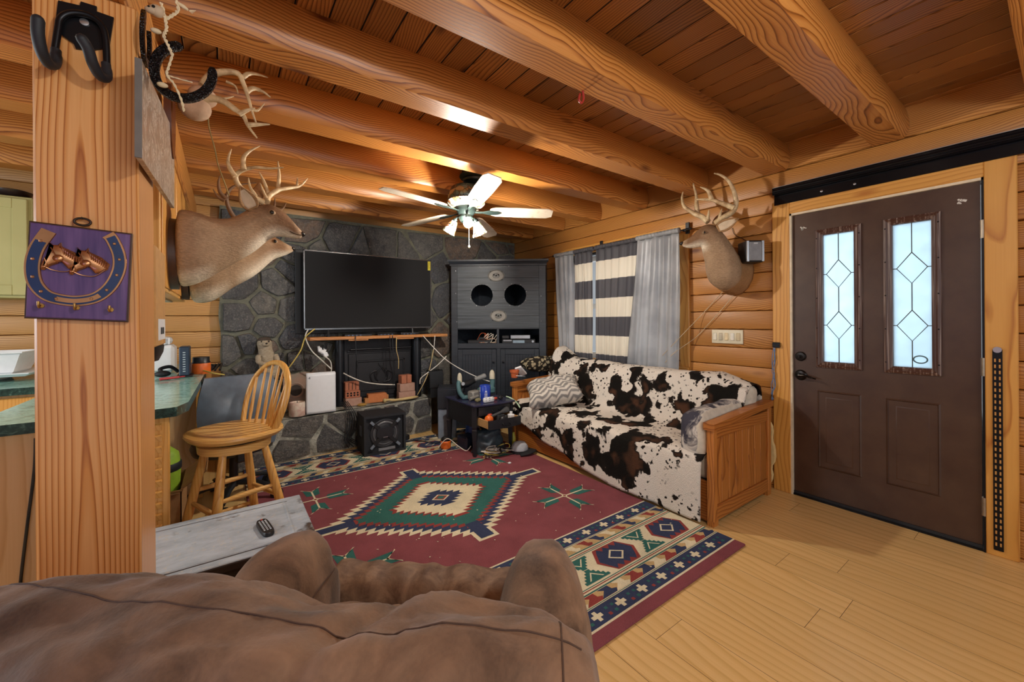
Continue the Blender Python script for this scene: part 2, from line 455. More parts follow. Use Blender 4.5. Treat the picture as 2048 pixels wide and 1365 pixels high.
c = t.mix(t.ramp(n1.outputs[0], [(.3, 0.), (.7, 1.)]), '56574D', '777562')
t.bump(t.math('ADD', n1.outputs[0], n2.outputs[0]), .6, .01); mt_mortar = t.fin(c, .75)
t = NT('hearth_mortar'); n1 = t.noise(t.obj(), 9, 5, .65); n2 = t.noise(t.obj(), 70, 3)
c = t.mix(t.ramp(n1.outputs[0], [(.35, 0.), (.65, 1.)]), '6B6B62', 'B8B7AB')
t.bump(t.math('ADD', n1.outputs[0], n2.outputs[0]), .7, .015); mt_hmortar = t.fin(c, .8)

fp = thing('stone_fireplace', 'dark field stone chimney wall with raised stone hearth and black iron insert', 'fireplace', (1.2, 4.6, 0))
YS = 4.66
m = MB(); m.mi = 1
# mortar sheet with a wavy left edge
lo = -.035
left = [(lo+.02*NZ.noise((z*4, 3, 0)), z) for z in [i*.06 for i in range(41)]]
rings = [[V((x, YS, z)), V((3.403, YS, z)), V((3.403, YB-.002, z)), V((x, YB-.002, z))] for x, z in left]
m.loft(rings); m.mi = 0
stones(m, (lo+.01, YS, .40), (1, 0, 0), (0, 0, 1), 3.42, ZB-.42, 74, 11, .014)
m.build('chimney_wall', [mt_stone, mt_mortar], fp, 45)
m = MB(); m.mi = 1
A, B = V((.06, 4.17, 0)), V((1.98, 4.40, 0)); L = (B-A).length; eu = (B-A).normalized()
hp = [(.06, 4.17), (1.98, 4.40), (2.02, YS+.01), (.06, YS+.01)]
def hz(x, y, z): return z+.012*NZ.noise((x*6, y*6, 1.7)) if z > .3 else z
nx, ny = 48, 14
m.grid(nx, ny, lambda u, w: V((lambda x, y: (x, y, hz(x, y, .40)))(.06+u*1.94, (4.17+u*.23)+(YS+.02-4.17-u*.23)*w)))
m.loft([[V((p[0], p[1], 0)) for p in hp], [V((p[0], p[1], .392)) for p in hp]], caps=False)
m.mi = 0
stones(m, A+V((0, 0, .005)), eu, (0, 0, 1), L, .385, 15, 5, .02, .026)
m.build('hearth', [mt_stone, mt_hmortar], fp, 45)
# iron insert
mt_iron = plain('cast_iron', '232327', .5, .35, bump=.25, bscale=120)
m = MB(); m.b2((1.03, 4.585, .41), (1.86, YS+.01, 1.10), bev=.006)
ins = m.build('insert', mt_iron, fp, 30)
m = MB(); m.b2((1.09, 4.57, .45), (1.80, 4.60, .94), bev=.008)
m.b2((1.08, 4.568, .955), (1.81, 4.60, .975), bev=.004)
for a, b in (((1.17, 4.556, .52), (1.72, 4.575, .54)), ((1.17, 4.556, .84), (1.72, 4.575, .86)), ((1.17, 4.556, .52), (1.19, 4.575, .86)), ((1.70, 4.556, .52), (1.72, 4.575, .86))): m.b2(a, b, bev=.004)
for s in (-1, 1):
    for k in range(3):
        m.tube([(1.445+s*(.03+.075*math.sin(q*.35+k)*(.4+.05*q)), 4.567, .60+.02*q+.03*k) for q in range(9)], [.010-.0008*q for q in range(9)], 6)
    m.tube(spline([(1.445+s*.02, 4.565, .60), (1.445+s*.1, 4.565, .62), (1.445+s*.12, 4.565, .70), (1.445+s*.06, 4.565, .73), (1.445+s*.05, 4.565, .68)]), .009, 6)
m.tube([(1.11, 4.545, .985), (1.79, 4.545, .985)], .008, 8)
m.build('insert_door', mt_iron, fp, 35)

# ------------------------------------------------------------------ the rug (woven pattern as inlaid shapes)
RC = (1.265, 2.66)
cols = {'maroon': '80464C', 'navy': '353D58', 'teal': '33645E', 'cream': 'D8CDAE', 'rust': '8A3F3B', 'tan': 'BC9F70'}
def rugmat(n, h):
    t = NT('rug_'+n); v = t.obj(); a = t.noise(v, 260, 2); b = t.noise(v, 5, 4, .6)
    c = lin(h); c = t.mix(t.ramp(b.outputs[0], [(.35, 0.), (.7, 1.)]), c, tuple(x*.72 for x in c[:3])+(1,))
    c = t.mix(t.math('MULTIPLY', t.ramp(a.outputs[0], [(.4, 0.), (.6, 1.)]), .35), c, tuple(min(1, x*1.5+.01) for x in lin(h)[:3])+(1,))
    t.bump(a.outputs[0], .5, .004); return t.fin(c, .95, 0, .1)
keys = list(cols); rmats = [rugmat(k, cols[k]) for k in keys]
m = MB(); m.b2((RC[0]-1.14, RC[1]-1.58, .0005), (RC[0]+1.14, RC[1]+1.53, .012), bev=.004)
def sh(col, pts, layer):
    m.mi = keys.index(col); z = .0122+layer*.00035
    vs = [m.bm.verts.new((RC[0]+p[0], RC[1]+p[1], z)) for p in pts]
    f = m.bm.faces.new(vs); f.material_index = m.mi
    f.normal_update()
    if f.normal.z < 0: f.normal_flip()
    if len(pts) > 4: bmesh.ops.triangulate(m.bm, faces=[f], ngon_method='EAR_CLIP')
def saw(a, b, n, tooth):
    out = []
    quads = [((a, 0), (0, b)), ((0, b), (-a, 0)), ((-a, 0), (0, -b)), ((0, -b), (a, 0))]
    for qi, (p, q) in enumerate(quads):
        sx = 1 if qi in (0, 3) else -1
        for i in range(n):
            t0, t1 = i/n, (i+1)/n
            A_ = (p[0]+(q[0]-p[0])*t0, p[1]+(q[1]-p[1])*t0); B_ = (p[0]+(q[0]-p[0])*t1, p[1]+(q[1]-p[1])*t1)
            if qi % 2 == 0: out += [A_, (B_[0]+sx*tooth, B_[1])]
            else: out += [A_, (A_[0]+sx*tooth, A_[1])]
    return out
for s in (-1, 1):
    sh('cream', [(s*.60, -.055), (s*.90, -.055), (s*.90, .055), (s*.60, .055)], 1); sh('navy', [(s*.60, -.034), (s*.875, -.034), (s*.875, .034), (s*.60, .034)], 6)
    sh('cream', [(-.07, s*.44), (.07, s*.44), (.07, s*.66), (-.07, s*.66)], 1); sh('navy', [(-.045, s*.44), (.045, s*.44), (.045, s*.64), (-.045, s*.64)], 6)
sh('cream', saw(.76, .60, 15, .075), 2); sh('navy', saw(.69, .545, 15, .07), 3)
sh('rust', saw(.62, .49, 15, .055), 4); sh('teal', saw(.575, .455, 15, .05), 5)
sh('rust', saw(.35, .325, 9, .06), 7); sh('cream', saw(.32, .295, 9, .055), 8); sh('navy', saw(.15, .125, 4, .06), 9)
sh('cream', [(-.07, 0), (0, -.055), (.07, 0), (0, .055)], 10); sh('rust', [(-.055, 0), (0, -.043), (.055, 0), (0, .043)], 11); sh('teal', [(-.035, 0), (0, -.027), (.035, 0), (0, .027)], 12)
for sx in (-1, 1):
    for sy in (-1, 1):
        cx, cy = sx*.74, sy*.51
        for ax, ay in ((.19, .0), (-.19, .0), (0, .17), (0, -.17)):
            d = V((ax, ay)); l = d.length; d /= l; n = V((-d.y, d.x)); c0 = V((cx, cy))
            sh('cream', [c0+n*.006, c0+d*l+n*.006, c0+d*l-n*.006, c0-n*.006], 4)
            for g in (-1, 1):
                sh('teal', [c0+d*.07, c0+d*.09+n*g*.045, c0+d*(l+.04)+n*g*.055, c0+d*l], 3)
                sh('cream', [c0+d*l, c0+d*(l+.055)+n*g*.07, c0+d*(l+.055)+n*g*.058, c0+d*(l-.015)], 4)
        sh('cream', [(cx-.028, cy), (cx, cy-.026), (cx+.028, cy), (cx, cy+.026)], 5); sh('rust', [(cx-.014, cy), (cx, cy-.013), (cx+.014, cy), (cx, cy+.013)], 6)
HW = 1.135
for sd in (-1, 1):
    Y0 = .90
    def band(col, t0, t1, layer): sh(col, [(-HW, sd*(Y0+t0)), (HW, sd*(Y0+t0)), (HW, sd*(Y0+t1)), (-HW, sd*(Y0+t1))], layer)
    band('cream', 0, .622, 1); band('navy', .011, .10, 2); band('tan', .112, .17, 2); band('teal', .172, .18, 2); band('rust', .19, .196, 2); band('teal', .202, .207, 2)
    band('teal', .415, .42, 2); band('rust', .426, .432, 2); band('teal', .442, .45, 2); band('tan', .452, .51, 2); band('navy', .522, .611, 2); band('teal', .104, .108, 2); band('teal', .514, .518, 2)
    for t0 in (.0555, .5665):
        x = -1.05
        while x < 1.1:
            y = sd*(Y0+t0)
            sh('cream', [(x-.03, y-.010), (x-.010, y-.010), (x-.010, y-.028), (x+.010, y-.028), (x+.010, y-.010), (x+.03, y-.010), (x+.03, y+.010), (x+.010, y+.010), (x+.010, y+.028), (x-.010, y+.028), (x-.010, y+.010), (x-.03, y+.010)], 5)
            for dx in (.055, .095): sh('rust' if dx < .06 else 'teal', [(x+dx, y-.028), (x+dx+.018, y-.028), (x+dx+.018, y-.012), (x+dx, y-.012)], 3); sh('teal', [(x+dx+.008, y+.008), (x+dx+.024, y+.008), (x+dx+.024, y+.022), (x+dx+.008, y+.022)], 3)
            x += .155
    for t0, sg in ((.113, 1), (.453, -1)):
        x = -1.12; k = 0
        while x < 1.05:
            y0 = sd*(Y0+t0); y1 = sd*(Y0+t0+.056)
            c = ('rust', 'navy', 'cream')[k % 3]
            sh(c, [(x, y0), (x+.03, (y0*2+y1)/3), (x+.035*sg+.02, y1), (x+.085, y1), (x+.10, (y0+2*y1)/3), (x+.075, (y0+y1)/2), (x+.07, y0)], 3)
            x += .098; k += 1
    yc = sd*(Y0+.311); x = -.945-.47+.0
    while x < 1.3:
        def clip(ps): return [(max(-HW, min(HW, a)), b) for a, b in ps]
        if -HW-.0 < x < HW:
            sh('rust', clip([(x-.15, yc), (x-.09, yc-.095), (x+.09, yc-.095), (x+.15, yc), (x+.09, yc+.095), (x-.09, yc+.095)]), 4)
            hx = [(x-.13, yc)]
            for g, q in ((-1, 1), (1, -1)):
                xs = [-.085, -.06, -.035, -.01, .015, .04, .065, .09]
                for i, dx in enumerate(xs): hx.append((x+dx*q, yc+g*(.088 if i % 2 == 0 else .06)))
                if g < 0: hx.append((x+.13, yc))
            sh('navy', clip(hx), 5)
            sh('cream', clip([(x-.062, yc), (x, yc-.05), (x+.062, yc), (x, yc+.05)]), 6); sh('navy', clip([(x-.047, yc), (x, yc-.037), (x+.047, yc), (x, yc+.037)]), 7)
        xc = x+.235
        if -HW+.1 < xc < HW-.1:
            for g in (-1, 1):
                ps = []
                for i in range(5): ps += [(xc-.085+.017*i, yc+g*(.092-.018*i)), (xc-.085+.017*i, yc+g*(.092-.018*(i+1)))]
                for i in range(4, -1, -1): ps += [(xc+.085-.017*i, yc+g*(.092-.018*(i+1))), (xc+.085-.017*i, yc+g*(.092-.018*i))]
                sh('teal', ps, 4)
                sh('cream', [(xc-.05, yc+g*.08), (xc-.04, yc+g*.08), (xc, yc+g*.038), (xc, yc+g*.028)], 5); sh('cream', [(xc+.05, yc+g*.08), (xc+.04, yc+g*.08), (xc, yc+g*.038), (xc, yc+g*.028)], 5)
        x += .47
tag(m.build('patterned_rug', rmats, smooth=0), 'large maroon rug with southwestern serrated diamond and navy cross borders', 'rug')

# ------------------------------------------------------------------ front door
t = NT('door_paint'); n = t.noise(t.obj(), 6, 5, .6); n2 = t.noise(t.obj(), 90, 2)
c = t.mix(t.ramp(n.outputs[0], [(.3, 0.), (.75, 1.)]), '402A20', '503A2C')
t.bump(n2.outputs[0], .08, .002); mt_door = t.fin(c, .38)
t = NT('worn_frame_paint'); s = t.noise(t.mapping(t.obj(), (120, 120, 3)), 1, 3)
mt_lite = t.fin(t.mix(t.ramp(s.outputs[0], [(.52, 0.), (.68, 1.)]), '4A2E24', '8E7B70'), .45)
t = NT('frosted_glass'); d = t.n('BsdfTranslucent'); d.inputs[0].default_value = lin('DCEBF2'); e = t.n('BsdfDiffuse'); e.inputs[0].default_value = lin('C2D6DF')
g = t.n('BsdfGlossy'); g.inputs['Roughness'].default_value = .3
n = t.noise(t.obj(), 14, 4); a = t.n('MixShader'); t.set(a.inputs[0], t.math('MULTIPLY_ADD', n.outputs[0], .3, .05)); t.t.links.new(d.outputs[0], a.inputs[1]); t.t.links.new(e.outputs[0], a.inputs[2])
b = t.n('MixShader'); b.inputs[0].default_value = .05; t.t.links.new(a.outputs[0], b.inputs[1]); t.t.links.new(g.outputs[0], b.inputs[2]); t.t.links.new(b.outputs[0], t.out.inputs[0]); mt_frost = t.m
door = thing('door_1', None, None, (WX+.04, .735, .012))
DX = WX+.02; DX2 = WX+.062
LT = ((.80, 1.04), (.44, .68)); LZ = (.955, 1.91); PZ = (.24, .787)
m = MB()
ys = [.284, .44, .68, .80, 1.04, 1.186]
for a, b in ((.284, .44), (.68, .80), (1.04, 1.186)): m.b2((DX, a, .014), (DX2, b, 2.048))
for a, b in LT:
    for z0, z1 in ((.014, .24), (.787, .955), (1.91, 2.048)): m.b2((DX, a, z0), (DX2, b, z1))
m.build('door_slab', mt_door, door, 30)
for (a, b) in LT:
    m = MB()
    for k, (o_, x_) in enumerate(((0, .012), (.014, .004), (.03, .010))):
        r0 = [(a+o_, PZ[0]+o_), (b-o_, PZ[0]+o_), (b-o_, PZ[1]-o_), (a+o_, PZ[1]-o_)]
    rr = lambda o_, x_: [V((DX+x_, a+o_, PZ[0]+o_)), V((DX+x_, b-o_, PZ[0]+o_)), V((DX+x_, b-o_, PZ[1]-o_)), V((DX+x_, a+o_, PZ[1]-o_))]
    m.loft([rr(0, 0), rr(.008, -.006), rr(.016, .004), rr(.022, .010), rr(.05, -.002), rr(.052, -.002)])
    m.build('raised_panel', mt_door, door, 25)
    m = MB()
    q = lambda o_, x_: [V((DX+x_, a+o_, LZ[0]+o_)), V((DX+x_, b-o_, LZ[0]+o_)), V((DX+x_, b-o_, LZ[1]-o_)), V((DX+x_, a+o_, LZ[1]-o_))]
    m.loft([q(-.008, .002), q(-.006, -.010), q(.008, -.016), q(.016, -.010), q(.022, -.012), q(.034, -.004), q(.036, .03)], caps=False)
    m.mi = 1
    for i in range(5):
        for y in (a+.004, b-.004): m.ball((DX-.016, y, LZ[0]+.06+i*.21), .004, 6)
    lf = m.build('glass_frame', [mt_lite, mt_dark], door, 25)
    m = MB(); m.b2((DX+.016, a+.03, LZ[0]+.03), (DX+.021, b-.03, LZ[1]-.03)); gp = m.build('frosted_pane', mt_frost, door)
    m = MB(); yc = (a+b)/2; X = DX+.013
    def ln(*ps): m.tube([(X, p[0], p[1]) for p in ps], .0028, 6)
    z1, z2 = 1.245, 1.60; w, h = .068, .095
    ln((yc, LZ[1]-.035), (yc, z2+h)); ln((yc, z2-h), (yc, z1+h)); ln((yc, z1-h), (yc, LZ[0]+.035))
    for zc in (z1, z2):
        ln((yc, zc+h), (yc+w, zc), (yc, zc-h), (yc-w, zc), (yc, zc+h)); ln((yc+w, zc), (b-.034, zc)); ln((yc-w, zc), (a+.034, zc))
    if a < .6:
        mo = MB(); mo.tube([(X-.003, a+.085+.030*math.cos(k*.2618), LZ[0]+.085+.022*math.sin(k*.2618)) for k in range(25)], .004, 6, caps=False); mo.build('oval_sticker', plain('sticker_teal', '4E6A70', .4), gp, 40)
    m.build('lead_came', plain('lead_came', '4A4C46', .5, .4), gp, 40)
for z in (.25, 1.02, 1.78):
    m = MB(); m.cyl((WX+.004, .276, z-.05), (WX+.004, .276, z+.05), .009, n=10); m.b2((WX+.006, .279, z-.05), (WX+.021, .286, z+.05))
    m.build('hinge', plain('hinge_nickel', 'A09484', .35, .8), door)
m = MB(); mt = M.Translation((DX, 1.140, 1.018)) @ M.Rotation(R_(-90), 4, 'Y')
m.lathe([(.034, -.001), (.034, .006), (.028, .013), (.012, .014), (.012, .024), (0.0, .025)], mt=mt); m.box((DX-.03, 1.14, 1.018), (.018, .007, .022), bev=.002)
m.build('deadbolt', plain('bronze_hardware', '2A2624', .28, .8), door)
m = MB(); mt = M.Translation((DX, 1.140, .882)) @ M.Rotation(R_(-90), 4, 'Y')
m.lathe([(.038, -.001), (.038, .006), (.03, .014), (.014, .016), (.013, .05), (0.0, .052)], mt=mt)
m.tube(spline([(DX-.045, 1.14, .882), (DX-.05, 1.10, .884), (DX-.05, 1.06, .874), (DX-.047, 1.035, .868)]), [.010]*9+[.009]*8+[.007]*8, 10, flat=.8)
m.build('lever_handle', plain('bronze_lever', '2C2826', .25, .85), door)
for y, z in ((1.118, 1.945), (.352, 1.955)):
    m = MB()
    for i in range(9): m.box((DX-.002, y+rnd.uniform(-.016, .016), z+rnd.uniform(-.014, .016)), (.003, rnd.uniform(.006, .014), rnd.uniform(.006, .014)), rx=rnd.uniform(-40, 40), bev=.001)
    m.build('torn_tape', plain('torn_white_tape', 'DAD6CE', .7), door)
m = MB(); m.b2((WX+.012, .283, 0.0), (WX+.019, 1.187, .03)); m.build('door_sweep', mt_rubber, door)

# black steel rail over the door
m = MB(); m.b2((WX-.012, -.6, 2.145), (WX-.004, 1.295, 2.215), bev=.002)
m.b2((WX-.05, -.6, 2.262), (WX-.004, 1.293, 2.268)); m.b2((WX-.05, -.6, 2.218), (WX-.044, 1.293, 2.268)); m.b2((WX-.05, -.6, 2.215), (WX-.004, 1.293, 2.221)); m.tube([(WX-.053, -.6, 2.24), (WX-.053, 1.288, 2.24)], .009, 10)
m.mi = 1
for y in (1.0, .82, .05): m.ball((WX-.012, y, 2.178), (.003, .008, .008), 8)
m.b2((WX-.052, -.6, 2.266), (WX-.046, 1.292, 2.270))
tag(m.build('steel_rail', [plain('rail_black', '16171B', .22, .5), mt_steel], smooth=30), 'long black steel track mounted on the logs over the front door', 'rail')
# slotted strip on the casing
m = MB(); m.b2((WX-.012, .208, .035), (WX-.003, .243, 1.12), bev=.002); m.mi = 1
z = .06
while z < 1.06:
    for y in (.2175, .2335): m.b2((WX-.0128, y-.003, z), (WX-.0115, y+.003, z+.018))
    z += .032
m.mi = 2; m.cyl((WX-.004, .2255, 1.118), (WX-.016, .2255, 1.118), .016, n=14)
tag(m.build('slotted_strip', [mt_blackmetal, plain('slot_wood', 'C08A45', .6), mt_steel], smooth=30), 'tall slotted black metal strip screwed to the hinge side door casing', 'strip')
# latch with blue string
r = thing('door_latch', 'small black latch on the door casing with tangled blue string hanging down', 'latch', (WX-.004, 1.29, 1.09))
m = MB(); m.b2((WX-.022, 1.262, 1.075), (WX-.0035, 1.312, 1.115), bev=.004); m.cyl((WX-.03, 1.272, 1.095), (WX-.015, 1.272, 1.095), .009, n=10); m.build('latch_body', mt_blackmetal, r)
m = MB()
for k in range(4):
    m.tube(spline([(WX-.012-rnd.uniform(0, .012), 1.305+rnd.uniform(-.012, .014), 1.08-i*.05*(1+.2*k)) for i in range(9-k)]), .0022, 5)
m.build('blue_string', plain('blue_string', '5E7FA8', .8), r)
# torn foam by the couch end
pts = [(1.335, .02), (1.30, .10), (1.318, .17), (1.285, .23), (1.29, .33), (1.308, .37), (1.300, .47), (1.325, .52), (1.36, .55), (1.36, .02)]
m = MB(); m.prism(chaikin([(p[0], p[1], 0) for p in pts], 1, True), M(((0, 0, 1, WX-.06), (1, 0, 0, 0), (0, 1, 0, 0), (0, 0, 0, 1))), .035)
tag(m.build('torn_foam_sheet', plain('yellow_foam', 'D9BE85', .9, bump=.5), smooth=30), 'torn edged pale yellow foam sheet standing between couch and door', 'foam')
# five-gang switch plate
r = thing('switch_plate', 'cream five gang switch plate on the log wall left of the door', 'switch', (WX+.01, 1.66, 1.145))
m = MB(); m.b2((WX+.006, 1.535, 1.088), (WX+.018, 1.788, 1.203), bev=.003, seg=2); m.build('plate', mt_cream, r)
for i in range(5):
    m = MB(); y = 1.759-i*.0475; m.box((WX+.004, y, 1.146), (.01, .03, .062), ry=3, bev=.003); m.build('rocker', plain('rocker_%d' % i, ('E2DCC8', 'B8AF98', 'DCC8A0', 'E4E0D2', 'C9B894')[i], .5), r)

# ------------------------------------------------------------------ curtains
t = NT('striped_curtain'); sx = t.n('SeparateXYZ'); t.set(sx.inputs[0], t.n('TexCoord').outputs['Object'])
f = t.math('FRACT', t.math('MULTIPLY', t.math('SUBTRACT', sx.outputs[2], .108-.72+.405), 1/.405))
st = t.math('LESS_THAN', f, .5)
def cloth(t, col, tr=.35, rough=.55, spec=.4, sheen=0):
    c = col
    t.set(t.b.inputs['Base Color'], c); t.set(t.b.inputs['Roughness'], rough); t.set(t.b.inputs['Specular IOR Level'], spec)
    q = t.n('BsdfTranslucent'); t.set(q.inputs[0], c); mx = t.n('MixShader'); mx.inputs[0].default_value = tr
    t.t.links.new(t.b.outputs[0], mx.inputs[1]); t.t.links.new(q.outputs[0], mx.inputs[2]); t.t.links.new(mx.outputs[0], t.out.inputs[0]); return t.m
mt_stripe = cloth(t, t.mix(st, '66656B', 'E8E0D2'), .45)
t = NT('grey_satin'); mt_grey = cloth(t, t.mix(t.ramp(t.noise(t.obj(), 4, 3).outputs[0], [(.4, 0.), (.6, 1.)]), 'BFC0C2', 'A9ABAF'), .4, .36, .6)
def curtain(mat, y0t, y1t, y0b, y1b, x, label, folds, amp, z0=.72, z1=2.07, ph=0):
    m = MB(); n = folds*10
    def f(u, w):
        z = z0+(z1-z0)*w; y = (y0b+(y1b-y0b)*u)*(1-w)+(y0t+(y1t-y0t)*u)*w
        a = amp*(1-.55*w); s = math.sin(u*folds*2*math.pi+ph+.5*math.sin(u*9+ph))
        return V((x-a*(s*.8+.35*NZ.noise((u*folds*1.3, w*1.5, ph)))-.015*NZ.noise((u*3, w*2, ph+5)), y+.006*math.sin(u*40+w*5), z))
    m.grid(n, 36, f)
    # gathered rod pocket
    m.loft([[V((x+.026*math.cos(q)-.006*math.sin(u*folds*5*math.pi), y0t+(y1t-y0t)*u, z1+.012+.024*math.sin(q))) for q in [2*math.pi*k/8 for k in range(8)]] for u in [i/(folds*8) for i in range(folds*8+1)]])
    return tag(m.build('curtain', mat, smooth=180, solid=.002), label, 'curtain', 'curtains at the window')
XC = WX-.075
curtain(mt_grey, 3.69, 3.36, 3.60, 3.36, XC, 'narrow grey satin curtain at the cabinet end of the window', 4, .022, ph=1)
curtain(mt_stripe, 3.355, 3.065, 3.34, 3.07, XC, 'cream and grey striped curtain next to the narrow grey panel', 4, .024, ph=2)
curtain(mt_stripe, 3.03, 2.42, 3.035, 2.55, XC-.002, 'cream and grey striped curtain right of the gap, lit from behind', 6, .024, ph=4)
curtain(mt_grey, 2.46, 2.01, 2.60, 2.02, XC-.035, 'wide grey satin curtain nearest the mounted deer on the log wall', 5, .028, ph=6)
r = thing('curtain_rod', 'thin black curtain rod on brackets above the window', 'curtain rod', (XC, 2.85, 2.08))
m = MB(); m.cyl((XC, 1.93, 2.085), (XC, 3.72, 2.085), .006, n=8); m.ball((XC, 1.925, 2.085), .011, 8); m.ball((XC, 3.725, 2.085), .011, 8); m.build('rod', mt_black, r)
for y, h in ((1.99, .10), (2.37, .02), (3.0, .10), (3.3, .03)):
    m = MB(); m.b2((XC+.004, y-.014, 2.075), (WX+.002, y+.014, 2.085+h*.1)); m.b2((XC+.055, y-.018, 2.06), (WX-.002, y+.018, 2.10+h*.6), bev=.003); m.build('bracket', mt_black, r)
# ------------------------------------------------------------------ couch, throw and pillows
CY0, CY1, CX0, CX1 = 1.285, 3.42, 2.45, 3.27
couch = thing('wooden_couch', 'long pine framed couch with plank end panels under a cow print throw', 'couch', (2.86, 2.35, 0))
for y, in ((CY0,), (CY1-.045,)):
    p = thing('end_panel', None, None, (2.86, y, .03)); p.parent = couch; p.location = (0, y-2.35, .03); del p['kind']
    for x0, zt in ((CX0, .60), (CX1-.045, .64)):
        m = MB(); m.b2((x0, y, .03), (x0+.045, y+.045, zt), bev=.004); m.build('stile', mt_couchZ, p, 30)
    m = MB(); m.prism([(CX0-.012, .60), (CX1+.01, .65), (CX1+.01, .69), (CX0-.012, .645)], M(((1, 0, 0, 0), (0, 0, 1, y-.012), (0, 1, 0, 0), (0, 0, 0, 1))), .07); m.build('top_rail', mt_couchX, p, 30)
    for z0, z1 in ((.545, .615), (.03, .12)):
        m = MB(); m.b2((CX0+.045, y+.004, z0), (CX1-.045, y+.041, z1), bev=.003); m.build('panel_rail', mt_couchX, p, 30)
    m = MB(); n = 8; w = (CX1-CX0-.09)/n
    for i in range(n): m.b2((CX0+.045+i*w, y+.016, .12), (CX0+.045+(i+1)*w-.002, y+.034, .545), bev=.003)
    m.build('planks', mt_couchZ, p, 30)
    for x in (CX0+.03, CX1-.03):
        m = MB(); m.b2((x-.03, y+.003, .0), (x+.03, y+.042, .035)); m.build('foot', mt_couchZ, couch)
m = MB(); m.b2((CX0+.01, CY0+.045, .02), (CX0+.04, CY1-.045, .27), bev=.004); m.build('front_rail', mt_couchY, couch, 30)
m = MB(); m.b2((CX1-.05, CY0+.045, .03), (CX1-.01, CY1-.045, .60), bev=.004); m.build('back_rail', mt_couchY, couch, 30)
mt_cush = plain('cream_canvas', 'CFC6B4', .85)
for k in range(3):
    a = CY0+.05+k*.675; m = MB(); m.b2((CX0+.04, a, .26), (CX1-.26, a+.665, .425), bev=.04, seg=3); m.build('seat_cushion', mt_cush, couch, 40)
    m = MB(); m.box((CX1-.16, a+.333, .60), (.15, .66, .42), ry=12, bev=.05, seg=3); m.build('back_cushion', mt_cush, couch, 40)
t = NT('cow_print'); v = t.obj(); wv = t.noise(v, 9, 4, .6)
warp = t.n('VectorMath', operation='MULTIPLY_ADD'); t.set(warp.inputs[0], wv.outputs['Color']); warp.inputs[1].default_value = (.11,)*3; t.set(warp.inputs[2], v)
vo = t.n('TexVoronoi', feature='SMOOTH_F1'); t.set(vo.inputs['Vector'], warp.outputs[0]); t.set(vo.inputs['Scale'], 4.2); vo.inputs['Smoothness'].default_value = .25
big = t.noise(warp.outputs[0], 4.3, 2.5, .55)
sp = t.n('TexVoronoi'); t.set(sp.inputs['Vector'], warp.outputs[0]); t.set(sp.inputs['Scale'], 26)
spm = t.noise(v, 3.2, 2)
patch = t.ramp(big.outputs[0], [(.505, 0.), (.52, 1.)])
spots = t.math('MULTIPLY', t.ramp(sp.outputs['Distance'], [(.22, 1.), (.30, 0.)]), t.ramp(spm.outputs[0], [(.36, 0.), (.46, 1.)]))
brn = t.noise(v, 6, 2); dark = t.mix(t.ramp(brn.outputs[0], [(.52, 0.), (.64, 1.)]), '14110E', '4C3223')
dark = t.mix(t.ramp(big.outputs[0], [(.53, 1.), (.575, 0.)]), dark, '1E1814')
fz = t.noise(v, 180, 2); wht = t.mix(fz.outputs[0], 'C9BFB2', 'E6DED3')
c = t.mix(t.math('MAXIMUM', patch, spots), wht, dark); t.bump(t.noise(v, 140, 3).outputs[0], .7, .008)
mt_cow = t.fin(c, .9, 0, .15)
prof = [(3.27, .70), (3.275, .80), (3.25, .865), (3.17, .885), (3.08, .86), (3.02, .75), (2.965, .60), (2.90, .485), (2.78, .455), (2.62, .46), (2.50, .455), (2.435, .415), (2.418, .30), (2.412, .15), (2.405, .012)]
prof = spline([(p[0], 0, p[1]) for p in prof], 5); NP = len(prof)-1
def cow(u, w):
    y = CY0+.05+.012+(CY1+.005-CY0-.062)*u
    hem = 1-.012-.125*min(1, max(0, (y-2.05)/1.3))**1.2
    f = w*hem*NP; i = min(int(f), NP-1); p = prof[i].lerp(prof[i+1], f-i)
    sag = math.exp(-((y-2.25)/.75)**2)
    z = p.z - (.03*sag if p.z > .7 else .02*sag*(1 if p.z > .42 else 0))
    z += .012*NZ.noise((y*3, w*6, 1))+.007*NZ.noise((y*11+w*6, w*14, 3))
    if y > 3.2: z += (.12*((y-3.2)/.25)) if p.z > .6 else 0
    if w < .33 and y < 1.6: z -= .10*(1.6-y)/.3*(1-w)
    x = p.x+(.018*NZ.noise((y*2.6, w*4, 7))+.010*math.sin(y*13+w*5)*(1 if w > .7 else .5))*(1 if p.z < .85 else .4)
    if p.z < .42 and w > .5: x = min(x-.008, 2.425)
    return V((x, y, max(z, .02)))
m = MB(); m.grid(120, 110, cow)
o = m.build('cow_print_throw', mt_cow, smooth=180, solid=.008); tag(o, 'fluffy white throw with black and brown cow spots draped over the couch', 'blanket')

def pillow(name, label, mat, c, half, rot, n=26, pinch=.35, wr=.012, seed=0):
    m = MB(); mt = M.Translation(c) @ rot.to_4x4()
    def f(u, w, s):
        a, b = u*2-1, w*2-1
        e = max(0, (1-abs(a)**2.6))*max(0, (1-abs(b)**2.6))
        k = 1-pinch*.25*((1-b*b)*abs(a)**3); k2 = 1-pinch*.25*((1-a*a)*abs(b)**3)
        z = s*half[2]*(e**.42)
        nz = wr*NZ.noise((a*2.2+seed, b*2.2, s))+wr*.6*NZ.noise((a*5+seed, b*5, s+3))
        return mt @ V((a*half[0]*k, b*half[1]*k2, z+nz*(e**.3)))
    m.grid(n, n, lambda u, w: f(u, w, 1)); m.grid(n, n, lambda u, w: f(u, w, -1))
    bmesh.ops.remove_doubles(m.bm, verts=m.bm.verts, dist=.0006)
    return tag(m.build(name, mat, smooth=180), label, 'pillow')
from mathutils import Euler
t = NT('chevron_cloth'); v = t.obj(); s = t.n('SeparateXYZ'); t.set(s.inputs[0], v); nn = t.noise(v, 8, 2)
